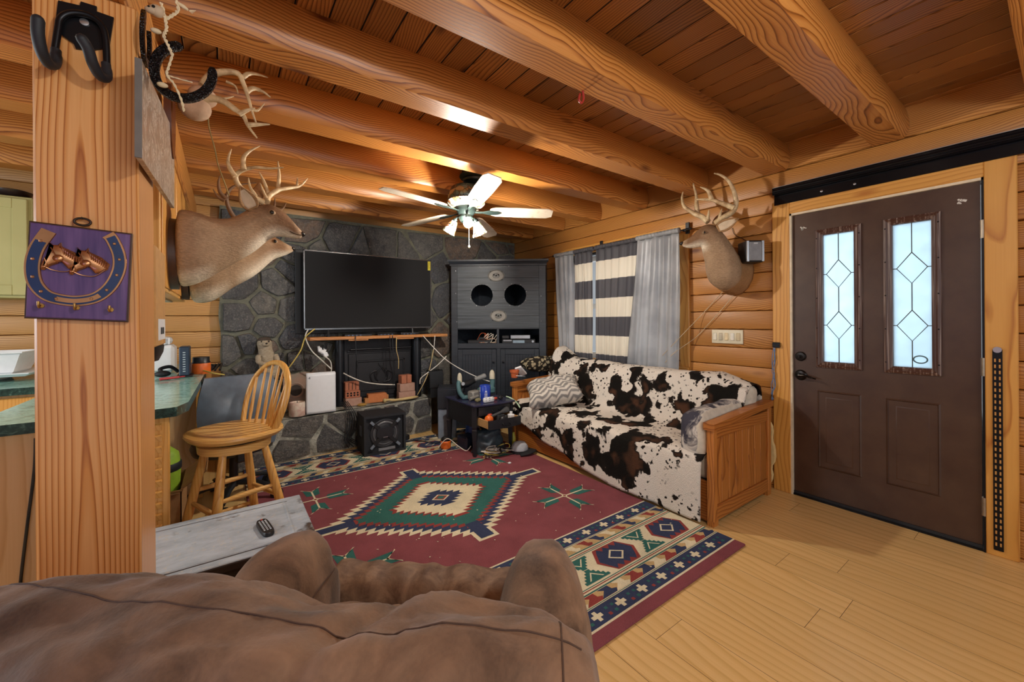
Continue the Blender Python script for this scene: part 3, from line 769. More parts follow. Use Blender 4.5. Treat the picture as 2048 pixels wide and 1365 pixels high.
z = t.math('PINGPONG', t.math('ADD', s.outputs[0], t.math('MULTIPLY', nn.outputs[0], .12)), .045)
k = t.math('FRACT', t.math('MULTIPLY', t.math('ADD', t.math('ADD', s.outputs[1], s.outputs[2]), z), 15)); st = t.ramp(k, [(.0, 0.), (.3, 0.), (.5, 1.), (.8, 1.), (1, 0.)])
t.bump(t.noise(v, 150, 2).outputs[0], .5, .004); mt_chev = t.fin(t.mix(st, 'C9C2B8', '807D7A'), .9, 0, .15)
pillow('chevron_pillow', 'plump grey and cream chevron pillow at the far left end of the couch', mt_chev, (2.66, 3.00, .585), (.27, .21, .115), Euler((R_(18), R_(-12), R_(-38))).to_matrix(), wr=.03, seed=3)
t = NT('smoky_animal_print'); v = t.obj(); w = t.noise(v, 7, 4, .65, .8)
t.bump(t.noise(v, 120, 2).outputs[0], .4, .004)
mt_smoky = t.fin(t.mix(t.ramp(w.outputs[0], [(.46, 1.), (.53, .55), (.58, 0.)]), 'CFC8BF', '3F3E49'), .85, 0, .2)
m = MB()
def arm(u, q):
    x = 2.44+.80*u; a = q*2*math.pi; w = .085*(1-.15*u); h = .16-.045*u
    tp = 1 if 0.03 < u < .97 else .55
    cy, sy = math.cos(a), math.sin(a)
    cy = math.copysign(abs(cy)**.6, cy); sy = math.copysign(abs(sy)**.6, sy)
    y = 1.428+w*cy*tp; z = .545+.055*u+h*sy*tp+.012*NZ.noise((x*7, cy*2, sy*2))
    z -= .02*math.exp(-((u-.0)/.12)**2)
    return V((x, y, z))
m.grid(28, 30, lambda q, u: arm(u, q), cu=True); bmesh.ops.holes_fill(m.bm, edges=[e for e in m.bm.edges if e.is_boundary])
m.bm.faces.ensure_lookup_table()
for f in m.bm.faces:
    c = f.calc_center_median(); f.material_index = 1 if c.y < 1.375 and c.z < .70 else 0
tag(m.build('bolster_pillow', [mt_smoky, mt_cush], smooth=180), 'long smoky grey animal print pillow with white edge along the near couch arm', 'pillow')
t = NT('floral_tapestry'); v = t.obj(); vo = t.n('TexVoronoi'); t.set(vo.inputs['Vector'], v); t.set(vo.inputs['Scale'], 22); n1 = t.noise(v, 30, 3)
mt_floral = t.fin(t.mix(t.ramp(t.math('ADD', vo.outputs['Distance'], t.math('MULTIPLY', n1.outputs[0], .5)), [(.62, 0.), (.72, 1.)]), 'A89C80', '2B2722'), .9, 0, .1)
pillow('floral_cushion', 'dark floral tapestry cushion on the back corner of the couch by the cabinet', mt_floral, (2.99, 3.55, .79), (.27, .09, .085), Euler((R_(8), R_(0), R_(-8))).to_matrix(), seed=9)

# ------------------------------------------------------------------ corner cabinet
t = NT('navy_black_paint'); n = t.noise(t.mapping(t.obj(), (3, 60, 60)), 1, 3); t.bump(n.outputs[0], .15, .002)
mt_cab = t.fin(t.mix(t.ramp(n.outputs[0], [(.3, 0.), (.7, 1.)]), '20242B', '2E343C'), .42)
t = NT('speaker_board'); v = t.obj(); s = t.n('SeparateXYZ'); t.set(s.inputs[0], v); f = t.math('FRACT', t.math('MULTIPLY', t.math('ADD', s.outputs[2], .02), 1/.152))
g = t.ramp(f, [(0, 0.), (.012, 1.), (.985, 1.), (1, 0.)]); n = t.noise(t.mapping(v, (3, 60, 60)), 1, 4, .6)
t.bump(t.math('ADD', g, t.math('MULTIPLY', n.outputs[0], .15)), .5, .004)
mt_spb = t.fin(t.mix(g, '15171A', t.mix(t.ramp(n.outputs[0], [(.35, 0.), (.7, 1.)]), '30363C', '474E55')), .5)
cb = thing('corner_cabinet', 'tall black corner entertainment cabinet with plank speaker board and two round holes', 'cabinet', (2.665, 3.985, 0), -36.9)
W2 = .568
def L(mb, *a, **k): return mb
m = MB()
pent = [(-W2, .02), (W2, .02), (.63, .235), (.215, .83), (-.32, .55)]
pent = [(-W2, .025), (W2, .025), (W2+.03, .22), (.18, .80), (-.30, .52), (-W2, .24)]
def wall2(p, q, z0, z1, th=.018):
    d = V((q[0]-p[0], q[1]-p[1], 0)); n = V((-d.y, d.x, 0)).normalized()*th
    a, b = V((p[0], p[1], 0)), V((q[0], q[1], 0)); ps = [a, b, b+n, a+n]
    m.loft([[x+V((0, 0, z0)) for x in ps], [x+V((0, 0, z1)) for x in ps]])
for i in range(1, len(pent)): wall2(pent[i], pent[(i+1) % len(pent)], 0, 1.98)
for z in (.06, .985, 1.19, 1.96): m.prism(pent, M.Translation((0, 0, z)), .02)
m.b2((-W2, 0, 0), (-.49, .025, 1.95), bev=.003); m.b2((.485, 0, 0), (W2, .025, 1.95), bev=.003)
m.b2((-.49, 0, .955), (.485, .025, 1.02), bev=.003); m.b2((-.49, 0, 1.188), (.485, .025, 1.205), bev=.002); m.b2((-.49, 0, 0), (.485, .025, .12), bev=.003); m.b2((-.49, 0, 1.925), (.485, .025, 1.95))
m.b2((-.02, .002, 1.0), (.005, .2, 1.19)); m.b2((-.025, 0, .12), (.02, .025, .955))
m.build('carcass', mt_cab, cb, 30, world=False)
m = MB(); rg = []
for o_, z in ((0, 1.945), (.012, 1.95), (.012, 1.965), (.022, 1.985), (.034, 1.998), (.04, 2.0), (.04, 2.02), (.0, 2.022)):
    rg.append([V((-W2-o_*.8, .10, z)), V((-W2-o_*.8, -o_, z)), V((W2+o_*.8, -o_, z)), V((W2+o_*.8, .10, z))])
m.loft(rg, caps=True); m.build('crown_moulding', mt_cab, cb, 25, world=False)
# speaker board with two holes
m = MB()
def sq(x0, x1, z0, z1, y): m.poly([(x0, y, z0), (x1, y, z0), (x1, y, z1), (x0, y, z1)])
z0, z1, zc, hw, R1 = 1.205, 1.925, 1.595, .16, .13
xs = [-.49, -.196-hw, -.196+hw, .203-hw, .203+hw, .485]
for y in (-.004, .014):
    for i in (0, 2, 4): sq(xs[i], xs[i+1], z0, z1, y)
    for i in (1, 3): sq(xs[i], xs[i+1], z0, zc-hw, y); sq(xs[i], xs[i+1], zc+hw, z1, y)
for cx in (-.196, .203):
    N = 48; cir, sqr = [], []
    for k in range(N):
        a = 2*math.pi*k/N; c_, s_ = math.cos(a), math.sin(a); q = hw/max(abs(c_), abs(s_)); rr = R1*(1+.02*math.sin(k*2.7))
        cir.append((cx+rr*c_, zc+rr*s_)); sqr.append((cx+q*c_, zc+q*s_))
    m.loft([[V((p[0], -.004, p[1])) for p in sqr], [V((p[0], -.004, p[1])) for p in cir], [V((p[0], .014, p[1])) for p in cir], [V((p[0], .014, p[1])) for p in sqr]], caps=False)
m.build('speaker_board', mt_spb, cb, 30, world=False)
for x, z in [(-.51, 1.89), (-.51, 1.62), (-.50, 1.28), (.51, 1.90), (.51, 1.58), (.51, 1.28), (-.22, 1.94), (.13, 1.94)] + [(cx+.14*math.cos(a), zc+.14*math.sin(a)) for cx in (-.196, .203) for a in [k*math.pi/4+.3 for k in range(8)]]:
    m = MB(); m.ball((x, -.006, z), (.005, .003, .005), 6); m.build('screw', mt_steel, cb, 60, world=False)
for x, z in ((-.024, 1.828), (.0, 1.346)):
    m = MB(); mt = M.Translation((x, -.004, z)) @ M.Rotation(R_(90), 4, 'X') @ M.Diagonal((1, .70, 1, 1))
    m.lathe([(.100, 0), (.102, .006), (.092, .009), (.088, .004), (.06, -.003), (.045, .002), (.04, .010), (.0, .012)], n=32, mt=mt)
    m.mi = 1; m.lathe([(.086, .0045), (.058, -.0025), (.046, .0025)], n=32, mt=mt); m.mi = 2
    for dx, dz in ((.0, .0), (.028, .01), (-.026, .01)): m.ball((x+dx, -.012, z+dz), .011, 8)
    for a in (45, 135, 225, 315): m.ball((x+.098*math.cos(R_(a)), -.010, z+.07*math.sin(R_(a))), .006, 6)
    m.build('oval_speaker', [plain('speaker_rim', '6B6A66', .5), plain('speaker_cone', '8D8A83', .6), mt_black], cb, 40, world=False)
for x0, x1, kx in ((-.487, -.028, -.06), (.023, .482, .055)):
    m = MB(); m.b2((x0, -.012, .125), (x1, .006, .95), bev=.003)
    for a, b in (((x0, -.020, .125), (x0+.055, -.010, .95)), ((x1-.055, -.020, .125), (x1, -.010, .95)), ((x0+.055, -.020, .125), (x1-.055, -.010, .19)), ((x0+.055, -.020, .885), (x1-.055, -.010, .95))): m.b2(a, b, bev=.002)
    n = 10; w = (x1-x0-.11)/n
    for i in range(n): m.b2((x0+.055+i*w+.002, -.015, .19), (x0+.055+(i+1)*w-.002, -.010, .885), bev=.002)
    d = m.build('door', mt_cab, cb, 30, world=False)
    m = MB(); m.lathe([(.006, 0), (.006, .012), (.015, .018), (.015, .026), (.0, .03)], n=16, mt=M.Translation((kx, -.020, .80)) @ M.Rotation(R_(90), 4, 'X')); m.build('knob', mt_blackmetal, d, 40, world=False)
cbm = cb.matrix_basis.copy()
def cbw(x, y, z): return cbm @ V((x, y, z))
# things on the cabinet shelf
def at_cab(name, label, cat, x, y, z): return thing(name, label, cat, cbw(x, y, z), -36.9)
r = at_cab('disc_player', 'black disc player with bright display on the right cabinet shelf', 'disc player', .24, .12, 1.007)
m = MB(); m.b2((-.20, -.09, .0), (.20, .09, .058), bev=.004); m.build('case', mt_black, r, 30, world=False)
m = MB(); m.b2((-.07, -.093, .012), (.07, -.088, .045)); m.build('display', plain('player_display', '8FA3B2', .2), r, 30, world=False)
m = MB(); m.cyl((.17, -.09, .03), (.17, -.098, .03), .014); m.b2((-.185, -.093, .035), (-.085, -.089, .05)); m.build('controls', mt_steel, r, 30, world=False)
o = MB(); o.box(tuple(cbw(.26, .12, 1.091)), (.24, .14, .045), rz=-36.9, bev=.004)
tag(o.build('silver_receiver', mt_steel, smooth=30), 'silver box lying on the black disc player in the cabinet', 'receiver')
o = MB(); o.box(tuple(cbw(.08, .13, 1.089)), (.09, .1, .042), rz=-36.9, bev=.006)
tag(o.build('power_adapter', mt_black, smooth=30), 'small black adapter beside the silver box on the disc player', 'adapter')
r = at_cab('car_amplifier', 'dark amplifier with pink and white wires in the left cabinet shelf', 'amplifier', -.22, .13, 1.007)
m = MB(); m.b2((-.16, -.07, 0), (.12, .08, .05), bev=.005); m.b2((-.03, -.075, .055), (.05, .06, .085), bev=.005); m.build('case', mt_black, r, 30, world=False)
for k in range(9):
    m = MB(); a = rnd.uniform(.0, .16)
    m.tube(spline([(a-.06, -.04, .05), (a-.02+rnd.uniform(-.05, .05), -.07, rnd.uniform(.05, .14)), (a+.04+rnd.uniform(-.04, .04), -.06, rnd.uniform(.04, .13)), (a+.03, -.04, rnd.uniform(.01, .04)), (a-.03, -.075, .02)]), .004, 6)
    m.build('wire', plain('amp_wire_%d' % k, ('D8B49A', 'C9C4B8', 'B5552F', 'D9CFC0')[k % 4], .6), r, 60, world=False)

# ------------------------------------------------------------------ television and mantel
tv = thing('television', 'large flat black television above the fireplace shelf with a yellow sticker', 'television', (1.31, 4.43, 1.137))
m = MB(); m.b2((.64, 4.40, 1.215), (1.985, 4.445, 2.005), bev=.004); m.b2((.9, 4.44, 1.3), (1.7, 4.50, 1.8), bev=.02); m.build('housing', mt_black, tv, 30)
m = MB(); m.b2((.651, 4.397, 1.232), (1.974, 4.401, 1.996)); m.build('screen', plain('screen_grey', '29292A', .7, var=0, spec=.03), tv, 30)
m = MB()
for a, b in (((.637, 4.396, 1.215), (.646, 4.44, 2.006)), ((1.979, 4.396, 1.215), (1.988, 4.44, 2.006)), ((.637, 4.396, 1.998), (1.988, 4.44, 2.007)), ((.637, 4.396, 1.213), (1.988, 4.44, 1.225))): m.b2(a, b)
m.build('bezel', plain('silver_bezel', '6D6F72', .25, .8), tv, 30)
m = MB(); m.b2((1.945, 4.393, 1.888), (1.977, 4.397, 1.992)); m.mi = 1
for k in range(6): m.b2((1.950, 4.3925, 1.90+.014*k), (1.950+rnd.uniform(.012, .022), 4.393, 1.904+.014*k))
m.build('yellow_sticker', [plain('sticker_yellow', 'C9B92E', .6), mt_dark], tv, 30)
for x in (.86, 1.76): m = MB(); m.tube([(x, 4.42, 1.22), (x, 4.40, 1.137)], .012, 8); m.b2((x-.012, 4.37, 1.137), (x+.012, 4.47, 1.147), bev=.003); m.build('foot', mt_black, tv, 30)
m = MB(); m.b2((.585, 4.57, 1.17), (1.99, 4.60, 2.03), bev=.005)
tag(m.build('backing_panel', plain('black_backing', '0E0E10', .5), smooth=30), 'thin black backing panel on the stone behind the television', 'panel')
r = thing('mantel_shelf', 'raw wood plank shelf on two black pipes before the fireplace', 'shelf', (1.43, 4.48, .41))
m = MB(); m.b2((.68, 4.36, 1.105), (2.18, 4.60, 1.137), bev=.004); m.build('plank', mt_shelf, r, 30)
for a, b in ((1.05, 1.25), (1.56, 1.76)): m = MB(); m.b2((a, 4.37, 1.09), (b, 4.40, 1.106), bev=.003); m.build('batten', mt_shelf, r, 30)
for x in (.985, 1.84): m = MB(); m.cyl((x, 4.49, .41), (x, 4.49, 1.106), .049, n=24); m.build('pipe', plain('black_pipe', '1D2026', .35, .3), r, 40)
for k, (a, b, h, lab) in enumerate(((1.02, 1.30, .022, 'flat black cable box lying left on the mantel plank'), (1.62, 1.83, .03, 'black game switch box at the right of the mantel plank'), (1.36, 1.5, .018, 'thin black remote box in the middle of the mantel plank'))):
    q = MB(); q.b2((a, 4.40, 1.137), (b, 4.52, 1.137+h), bev=.004); q.mi = 1
    for i in range(4): q.b2((a+.03+.04*i, 4.3995, 1.142), (a+.045+.04*i, 4.4005, 1.150))
    tag(q.build('set_top_box', [mt_black, plain('led_blue', '5A6E96', .3)], smooth=30), lab, 'box')
# ------------------------------------------------------------------ mounted deer
def coatmat(name, fur):
    t = NT(name); v = t.obj(); n1 = t.noise(t.mapping(v, (60, 60, 160)), 1, 3, .6); n2 = t.noise(v, 7, 3)
    at = t.n('Attribute', attribute_name='coat')
    c = at.outputs['Color'] if fur else lin('9C7853')
    d = t.mix(1, c, (.72, .70, .68, 1), 'MULTIPLY'); l = t.mix(1, c, (1.3, 1.3, 1.3, 1), 'MULTIPLY')
    c = t.mix(t.ramp(n2.outputs[0], [(.35, 0.), (.68, 1.)]), c, d); c = t.mix(t.math('MULTIPLY', t.ramp(n1.outputs[0], [(.4, 0.), (.65, 1.)]), .6), c, l)
    t.bump(n1.outputs[0], .7, .006); return t.fin(c, .75, 0, .2)
mt_fur = coatmat('deer_coat', True); mt_coat = coatmat('deer_short_hair', False)
mt_nose = plain('deer_nose', '1C1714', .25)
t = NT('antler'); v = t.obj(); n = t.noise(v, 22, 4, .6); c = t.mix(t.ramp(n.outputs[0], [(.35, 0.), (.7, 1.)]), 'D8C096', '9A7850')
t.bump(t.noise(v, 120, 3).outputs[0], .4, .003); mt_antler = t.fin(c, .5)
t = NT('dark_antler'); v = t.obj(); n = t.noise(v, 22, 4, .6); mt_antler2 = t.fin(t.mix(n.outputs[0], '8A6A4C', '54392A'), .55)
def antlers(parent, lines, P0, N, mat, r0, name='antler'):
    N = V(N).normalized()
    for grp in lines:
        m = MB()
        for off0, off1, rr, pts in grp:
            n = len(pts)
            w = [pl(p[0], p[1], V(P0)+N*(off0+(off1-off0)*i/(n-1)), N) for i, p in enumerate(pts)]
            sp = spline(w, 5); k = len(sp)
            m.tube(sp, [r0*rr*(1-.82*(i/(k-1))**1.4)*(1+.12*NZ.noise((i*.7, rr*9, 1))) for i in range(k)], 8)
        m.build(name, mat, parent, 60)
def deer(root, st, P0, N, eye, ear, far, seam=7, basewhite=True, mouth=None):
    P0, N = V(P0), V(N).normalized()
    rings = []; n = 20
    for tpx, bpx, hw in st:
        a, b = pl(*tpx, P0, N), pl(*bpx, P0, N); c = (a+b)/2; h = (a-b)/2
        rg = []
        for k in range(n):
            q = 2*math.pi*k/n; cs, sn = math.cos(q), math.sin(q)
            k2 = 1 if cs > 0 else .92
            rg.append(c+h*cs+N*hw*math.copysign(abs(sn)**.9, sn)*k2)
        rings.append(rg)
    m = MB(); m.loft(rings)
    body = m.build('bust', mt_fur, root, 180, sub=2)
    ca = body.data.color_attributes.new('coat', 'FLOAT_COLOR', 'POINT'); L_ = len(st)-1
    cn, cf, cwt, cp = lin('A1866A')[:3], lin('78593F')[:3], lin('E0D4BF')[:3], lin('BBA083')[:3]
    def mixc(p, q, f): return [p[i]+(q[i]-p[i])*f for i in range(3)]
    for vi in range(len(body.data.vertices)):
        i, k = divmod(vi, n); cs = math.cos(2*math.pi*k/n)
        c = mixc(cn, cf, max(0, min(1, (i-seam+2)/2)))
        low = max(0, min(1, (-cs-.45)/.4))
        if seam-2 <= i <= L_-1: c = mixc(c, cwt, low*.9)
        if i <= 2 and basewhite: c = mixc(c, cwt, max(0, min(1, (-cs-.6)/.25))*.85)
        if i >= L_-1: c = mixc(c, cp, .6)
        if i == seam: c = mixc(c, cp, .35*max(0, 1-abs(cs)*1.5))
        ca.data[vi].color = (*c, 1)
    tp, bt, hw = st[-1]; e0 = (pl(*tp, P0, N)+pl(*bt, P0, N))/2
    tp2, bt2, hw2 = st[-2]; e1 = pl(*tp2, P0, N).lerp(pl(*bt2, P0, N), .35)
    m = MB(); m.ball(e0.lerp(e1, .12), (.018, .022, .015), 12)
    for s in (-1, 1): m.ball(e0.lerp(e1, .2)+N*s*.016+V((0, 0, .002)), (.010, .009, .009), 8)
    m.build('nose', mt_nose, root, 180)
    if mouth:
        for g in (-1, 1):
            m = MB(); m.tube(spline([pl(x, y, P0, N)+N*g*w_ for x, y, w_ in mouth], 5), .0022, 6); m.build('mouth_line', mt_nose, root, 60)
    eo, hwE = eye
    for s in (-1, 1):
        p = pl(*eo, P0+N*0, N)+N*s*hwE
        m = MB(); m.ball(p, (.019, .014, .015), 12); m.build('eye_rim', plain('eye_ring', '8F7355', .8), root, 180)
        m = MB(); m.ball(p+N*s*.006, (.0125, .0105, .0115), 12); m.build('eye', mt_nose, root, 180)
    (b0, t0, wd), off = ear
    for s, (dx, dy) in ((-1, (0, 0)), (1, far)):
        A = pl(b0[0]+dx*.2, b0[1]+dy*.2, P0+N*s*off, N); B = pl(t0[0]+dx, t0[1]+dy, P0+N*s*(off+.07), N)
        d = B-A; sd = d.normalized().cross(N).normalized()
        def ef(u, w, A=A, d=d, sd=sd, s=s):
            ww = wd*math.sin(math.pi*min(1, .12+.88*w)**.8)*(1 if w < .999 else 0); a = (u-.5)*2
            return A+d*w+sd*ww*a+N*(s*-.022*(1-a*a)*math.sin(math.pi*(.1+.8*w)))
        m = MB(); m.grid(9, 11, ef); e = m.build('ear', mt_coat, root, 180, solid=.006)
        m = MB(); m.grid(7, 9, lambda u, w: ef(.5+(u-.5)*.66, .10+.75*w)+N*s*.004); m.build('ear_hair', plain('ear_inner_hair', 'C9B49A', .9, bump=.6), e, 180, solid=.003)
    return body
D1 = thing('mounted_buck', 'large whitetail buck mount with tall antlers facing right beside the post', 'deer mount', (-.215, 2.6, 1.43))
deer(D1, [((351, 419), (352, 573), .17), ((368, 420), (370, 576), .185), ((395, 425), (400, 568), .18), ((427, 439), (438, 546), .15), ((460, 439), (478, 522), .115), ((484, 427), (512, 504), .10), ((503, 414), (536, 480), .088),
          ((525, 408), (552, 473.5), .078), ((546, 410), (566, 474), .068), ((565, 421), (577, 475.5), .054), ((582, 439), (588, 477), .042), ((596, 456), (598, 478.5), .034), ((605, 464), (605, 475), .020)],
     (0, 2.6, 0), (0, 1, 0), ((541, 431), .069), (((507, 419), (480, 372), .042), .06), (38, -6), mouth=((602, 472, .022), (590, 471, .037), (577, 466, .05)))
antlers(D1, [
    [(-.03, -.16, 1, [(527, 405), (505, 394), (482, 377), (471, 356), (482, 342), (510, 335), (540, 337), (567, 335)]), (-.12, -.12, .75, [(470, 353), (459, 335), (456, 318), (463, 298)]), (-.15, -.13, .75, [(487, 339), (487, 316), (500, 302), (520, 292)]), (-.05, -.05, .6, [(512, 393), (500, 374), (497, 356)])],
    [(.03, .18, 1, [(534, 404), (537, 393), (557, 380), (580, 376), (600, 372), (615, 357)]), (.12, .14, .75, [(556, 379), (558, 350), (556, 323)]), (.08, .08, .7, [(538, 392), (528, 364), (518, 344)]), (.17, .17, .5, [(594, 374), (595, 355)]), (.04, .02, .6, [(537, 405), (528, 386), (520, 366)])],
], (0, 2.6, 0), (0, 1, 0), mt_antler, .017)
def mount(parent, y, z): m = MB(); m.prism(chaikin([(.15*math.cos(q), .19*math.sin(q), 0) for q in [k*math.pi/4 for k in range(8)]], 2, True), M(((0, 0, 1, -.2164), (1, 0, 0, y), (0, 1, 0, z), (0, 0, 0, 1))), .034); m.build('mount_board', plain('mount_walnut', '4A2E1E', .4), parent, 40)
mount(D1, 2.62, 1.64)
D2 = thing('mounted_deer', 'second deer mount farther back, lower and partly hidden behind the big buck', 'deer mount', (-.2, 3.3, 1.43))
deer(D2, [((373, 445), (375, 604), .16), ((392, 446), (398, 609), .17), ((420, 455), (429, 606), .165), ((455, 468), (468, 573), .135), ((488, 468), (507, 557), .11), ((513, 460), (535, 530), .09), ((530, 462), (549, 518), .078), ((545, 471), (560, 515), .066), ((560, 481), (572, 511), .05), ((574, 489), (581, 506), .036), ((586, 495), (588, 503), .018)],
     (0, 3.3, 0), (0, 1, 0), ((548, 486), .062), (((516, 464), (497, 436), .04), .06), (30, -4), seam=6)
antlers(D2, [
    [(-.03, -.12, 1, [(528, 462), (490, 455), (466, 432), (455, 408), (454, 390), (466, 374), (490, 368), (512, 366)]), (-.1, -.1, .8, [(453, 398), (440, 384), (437, 365), (440, 352)]), (-.1, -.1, .7, [(449, 402), (436, 394), (426, 378)])],
    [(.03, .15, 1, [(535, 460), (545, 440), (556, 424), (566, 417), (572, 407)]), (.08, .1, .7, [(547, 437), (549, 415), (550, 396)])],
], (0, 3.3, 0), (0, 1, 0), mt_antler2, .017)
mount(D2, 3.32, 1.62)
N3 = V((3.05, 1.72, 0)).normalized(); P3 = V((3.08, 1.74, 0))
D3 = thing('mounted_buck', 'whitetail buck mount facing left on the log wall between curtains and door', 'deer mount', (WX+.0, 1.63, 1.55))
deer(D3, [((1458, 581), (1442, 581), 0.03), ((1479, 568), (1419, 568), 0.11), ((1486, 545), (1411, 549), 0.135), ((1481, 520), (1410, 527), 0.12), ((1469, 498), (1405, 508), 0.1), ((1456, 479), (1403, 498), 0.085), ((1442, 460), (1402, 494), 0.078), ((1424, 447), (1396, 496), 0.072), ((1406, 450), (1388, 497), 0.064), ((1392, 464), (1380, 497), 0.05), ((1380, 476), (1372, 496), 0.038), ((1369, 481), (1366, 494), 0.029), ((1364, 485), (1363.5, 490), 0.012)],
     P3, N3, ((1408, 469), .066), (((1434, 458), (1478, 437), .045), .05), (-20, -18), basewhite=False)
m = MB()
rg = []
for i in range(9):
    f = i/8; q = []
    for k in range(16):
        an = 2*math.pi*k/16; c0 = pl(1448, 545, P3, N3).lerp(V((WX+.016, 1.60, 1.68)), f); r0 = V((0, .145*math.cos(an), .19*math.sin(an)-.0)); r1 = V((0, .15*math.cos(an), .20*math.sin(an)))
        q.append(c0+(r0*(1-f)+r1*f)*(.75+.25*f))
    rg.append(q)
m.loft(rg); m.build('shoulder', mt_coat, D3, 180)
m = MB(); an0 = V((WX+.016, 1.60, 1.68)); m.prism(chaikin([(.135*math.cos(q), .19*math.sin(q), 0) for q in [k*math.pi/4 for k in range(8)]], 2, True), M(((0, 0, -1, WX+.0178), (1, 0, 0, 1.60), (0, 1, 0, 1.68), (0, 0, 0, 1))), .022); m.build('plaque', plain('dark_walnut', '3A2418', .4), D3, 40)
antlers(D3, [
    [(-.03, -.14, 1, [(1430, 447), (1444, 437), (1466, 423), (1472, 404), (1467, 381), (1456, 361), (1440, 350), (1428, 347)]), (-.12, -.10, .9, [(1468, 416), (1447, 408), (1421, 400), (1389, 399)]), (-.11, -.1, .75, [(1423, 400), (1416, 382), (1400, 374)]), (-.05, -.06, .6, [(1437, 441), (1444, 417)])],
    [(.03, .16, 1, [(1416, 444), (1404, 434), (1386, 426), (1369, 414), (1364, 398), (1366, 384)]), (.1, .13, .85, [(1396, 431), (1393, 410), (1392, 390), (1384, 360)]), (.03, .02, .7, [(1415, 443), (1418, 420)])],
], P3, N3, mt_antler, .024)

# antlers on a shield plaque
PA = (0, 2.06, 0); NA = (0, 1, 0)
r = thing('antler_plaque', 'rack of pale antlers on a dark wooden shield plaque high on the girder', 'antlers', (-.165, 2.08, 2.1))
sh_ = chaikin([(-.09, .13, 0), (.0, .155, 0), (.09, .13, 0), (.10, .02, 0), (.06, -.10, 0), (0, -.15, 0), (-.06, -.10, 0), (-.10, .02, 0)], 2, True)
m = MB(); pc = V((-.185, 2.12, 2.10)); m.prism(sh_, M(((0, 0, 1, pc.x), (1, 0, 0, pc.y), (0, 1, 0, pc.z), (0, 0, 0, 1))), .022); m.build('shield', plain('walnut_shield', '5A2E1A', .25), r, 40)
m = MB(); c = pl(396, 214, PA, NA); m.ball(c+V((-.01, .0, -.005)), (.055, .055, .05), 16); m.ball(c+V((.015, 0, .045)), (.05, .05, .04), 14); m.build('hide_cap', plain('suede_hide', 'B7967A', .9, bump=.4), r, 180)
antlers(r, [
    [(.03, .09, 1, [(405, 172), (420, 152), (445, 144), (475, 147), (487, 168), (496, 195), (505, 226), (514, 251)]), (.07, .08, .7, [(482, 158), (496, 148), (512, 148), (536, 155)]), (.08, .1, .75, [(492, 184), (506, 177), (525, 183), (541, 195)]), (.09, .1, .45, [(503, 218), (515, 221), (529, 207)]), (.05, .05, .4, [(452, 163), (470, 172), (476, 188)])],
    [(-.03, -.10, 1, [(408, 198), (425, 197), (447, 203), (470, 219), (487, 232), (496, 252), (514, 276)]), (-.09, -.1, .7, [(478, 229), (492, 222), (510, 216)]), (-.1, -.1, .7, [(494, 250), (515, 249), (540, 249)]), (-.05, -.05, .4, [(432, 199), (450, 197), (468, 193)])],
], PA, NA, mt_antler, .016)

# ------------------------------------------------------------------ things on the post
PF = 1.5
r = thing('utility_hook', 'black double arm storage hook screwed high on the front of the post', 'hook', (-.295, PF, 2.04))
def qf(px, py, d=0): return on(px, py, y=PF-d)
m = MB()
plate = [(117, 2), (160, 12), (162, 4), (194, 14), (194, 24), (228, 36), (220, 88), (205, 98), (180, 102), (152, 98), (148, 88), (125, 72), (112, 40)]
w = [qf(*p, .004) for p in plate]
m.prism([(p.x, p.z) for p in w][::-1], M(((1, 0, 0, 0), (0, 0, -1, PF-.001), (0, 1, 0, 0), (0, 0, 0, 1))), .006); m.build('back_plate', mt_blackmetal, r, 30)
m = MB(); sp = spline([qf(*p, .018) for p in ((108, 112), (116, 60), (122, 36), (145, 26), (180, 32), (204, 52), (212, 85), (214, 140))], 6); m.tube(sp, .0075, 10); m.build('wire_frame', mt_blackmetal, r, 60)
for pts in (((112, 100), (110, 126), (98, 128), (84, 105), (76, 70), (76, 40)), ((212, 128), (213, 154), (200, 152), (186, 128), (176, 98), (164, 78))):
    m = MB(); ds = (.018, .03, .055, .085, .105, .115); sp = spline([qf(p[0], p[1], d) for p, d in zip(pts, ds)], 6); m.tube(sp, [.010]*3+[.0115]*(len(sp)-3), 12); m.ball(sp[-1], .0115, 10); m.build('rubber_arm', mt_rubber, r, 60)
m = MB(); mt_ = M.Translation(qf(169, 45, .007)) @ M.Rotation(R_(90), 4, 'X'); m.lathe([(.009, 0), (.009, .003), (.004, .004), (0, .004)], n=16, mt=mt_); m.build('screw_washer', mt_steel, r, 40)
# horseshoe key plaque
t = NT('plaque_glow_tint'); v = t.obj(); s = t.n('SeparateXYZ'); n = t.noise(t.mapping(v, (60, 60, 5)), 1, 3); t.set(s.inputs[0], v)
col = t.mix(t.ramp(n.outputs[0], [(.3, 0.), (.7, 1.)]), '6E5080', '4C3566'); t.bump(n.outputs[0], .1, .002); mt_plq = t.fin(col, .22)  # violet glow is partly put into this wood colour
mt_copper = plain('copper_relief', 'B98258', .28, .85, var=.15)
r = thing('key_plaque', 'violet glow tinted key plaque with copper horseshoe and two horse heads on the post', 'plaque', (-.297, PF-.012, 1.42))
YP = PF-.021; ax = V((1, 0, -.075)).normalized()
c4 = [on(*p, y=YP) for p in ((57, 441), (264, 467), (255, 645), (47, 637))]
def quad(o_, y): 
    c = sum(c4, V())/4; return [V((c.x+(p.x-c.x)*(1-o_), y, c.z+(p.z-c.z)*(1-o_))) for p in c4]
m = MB(); m.loft([quad(0, PF-.002), quad(0, YP+.004), quad(.02, YP+.003)]); b_ = m.build('board_edge', plain('dark_plaque_edge', '3A2218', .4), r, 20)
m = MB(); m.loft([quad(.035, YP+.008), quad(.035, YP+.001), quad(.05, YP)]); m.build('board', mt_plq, r, 20)
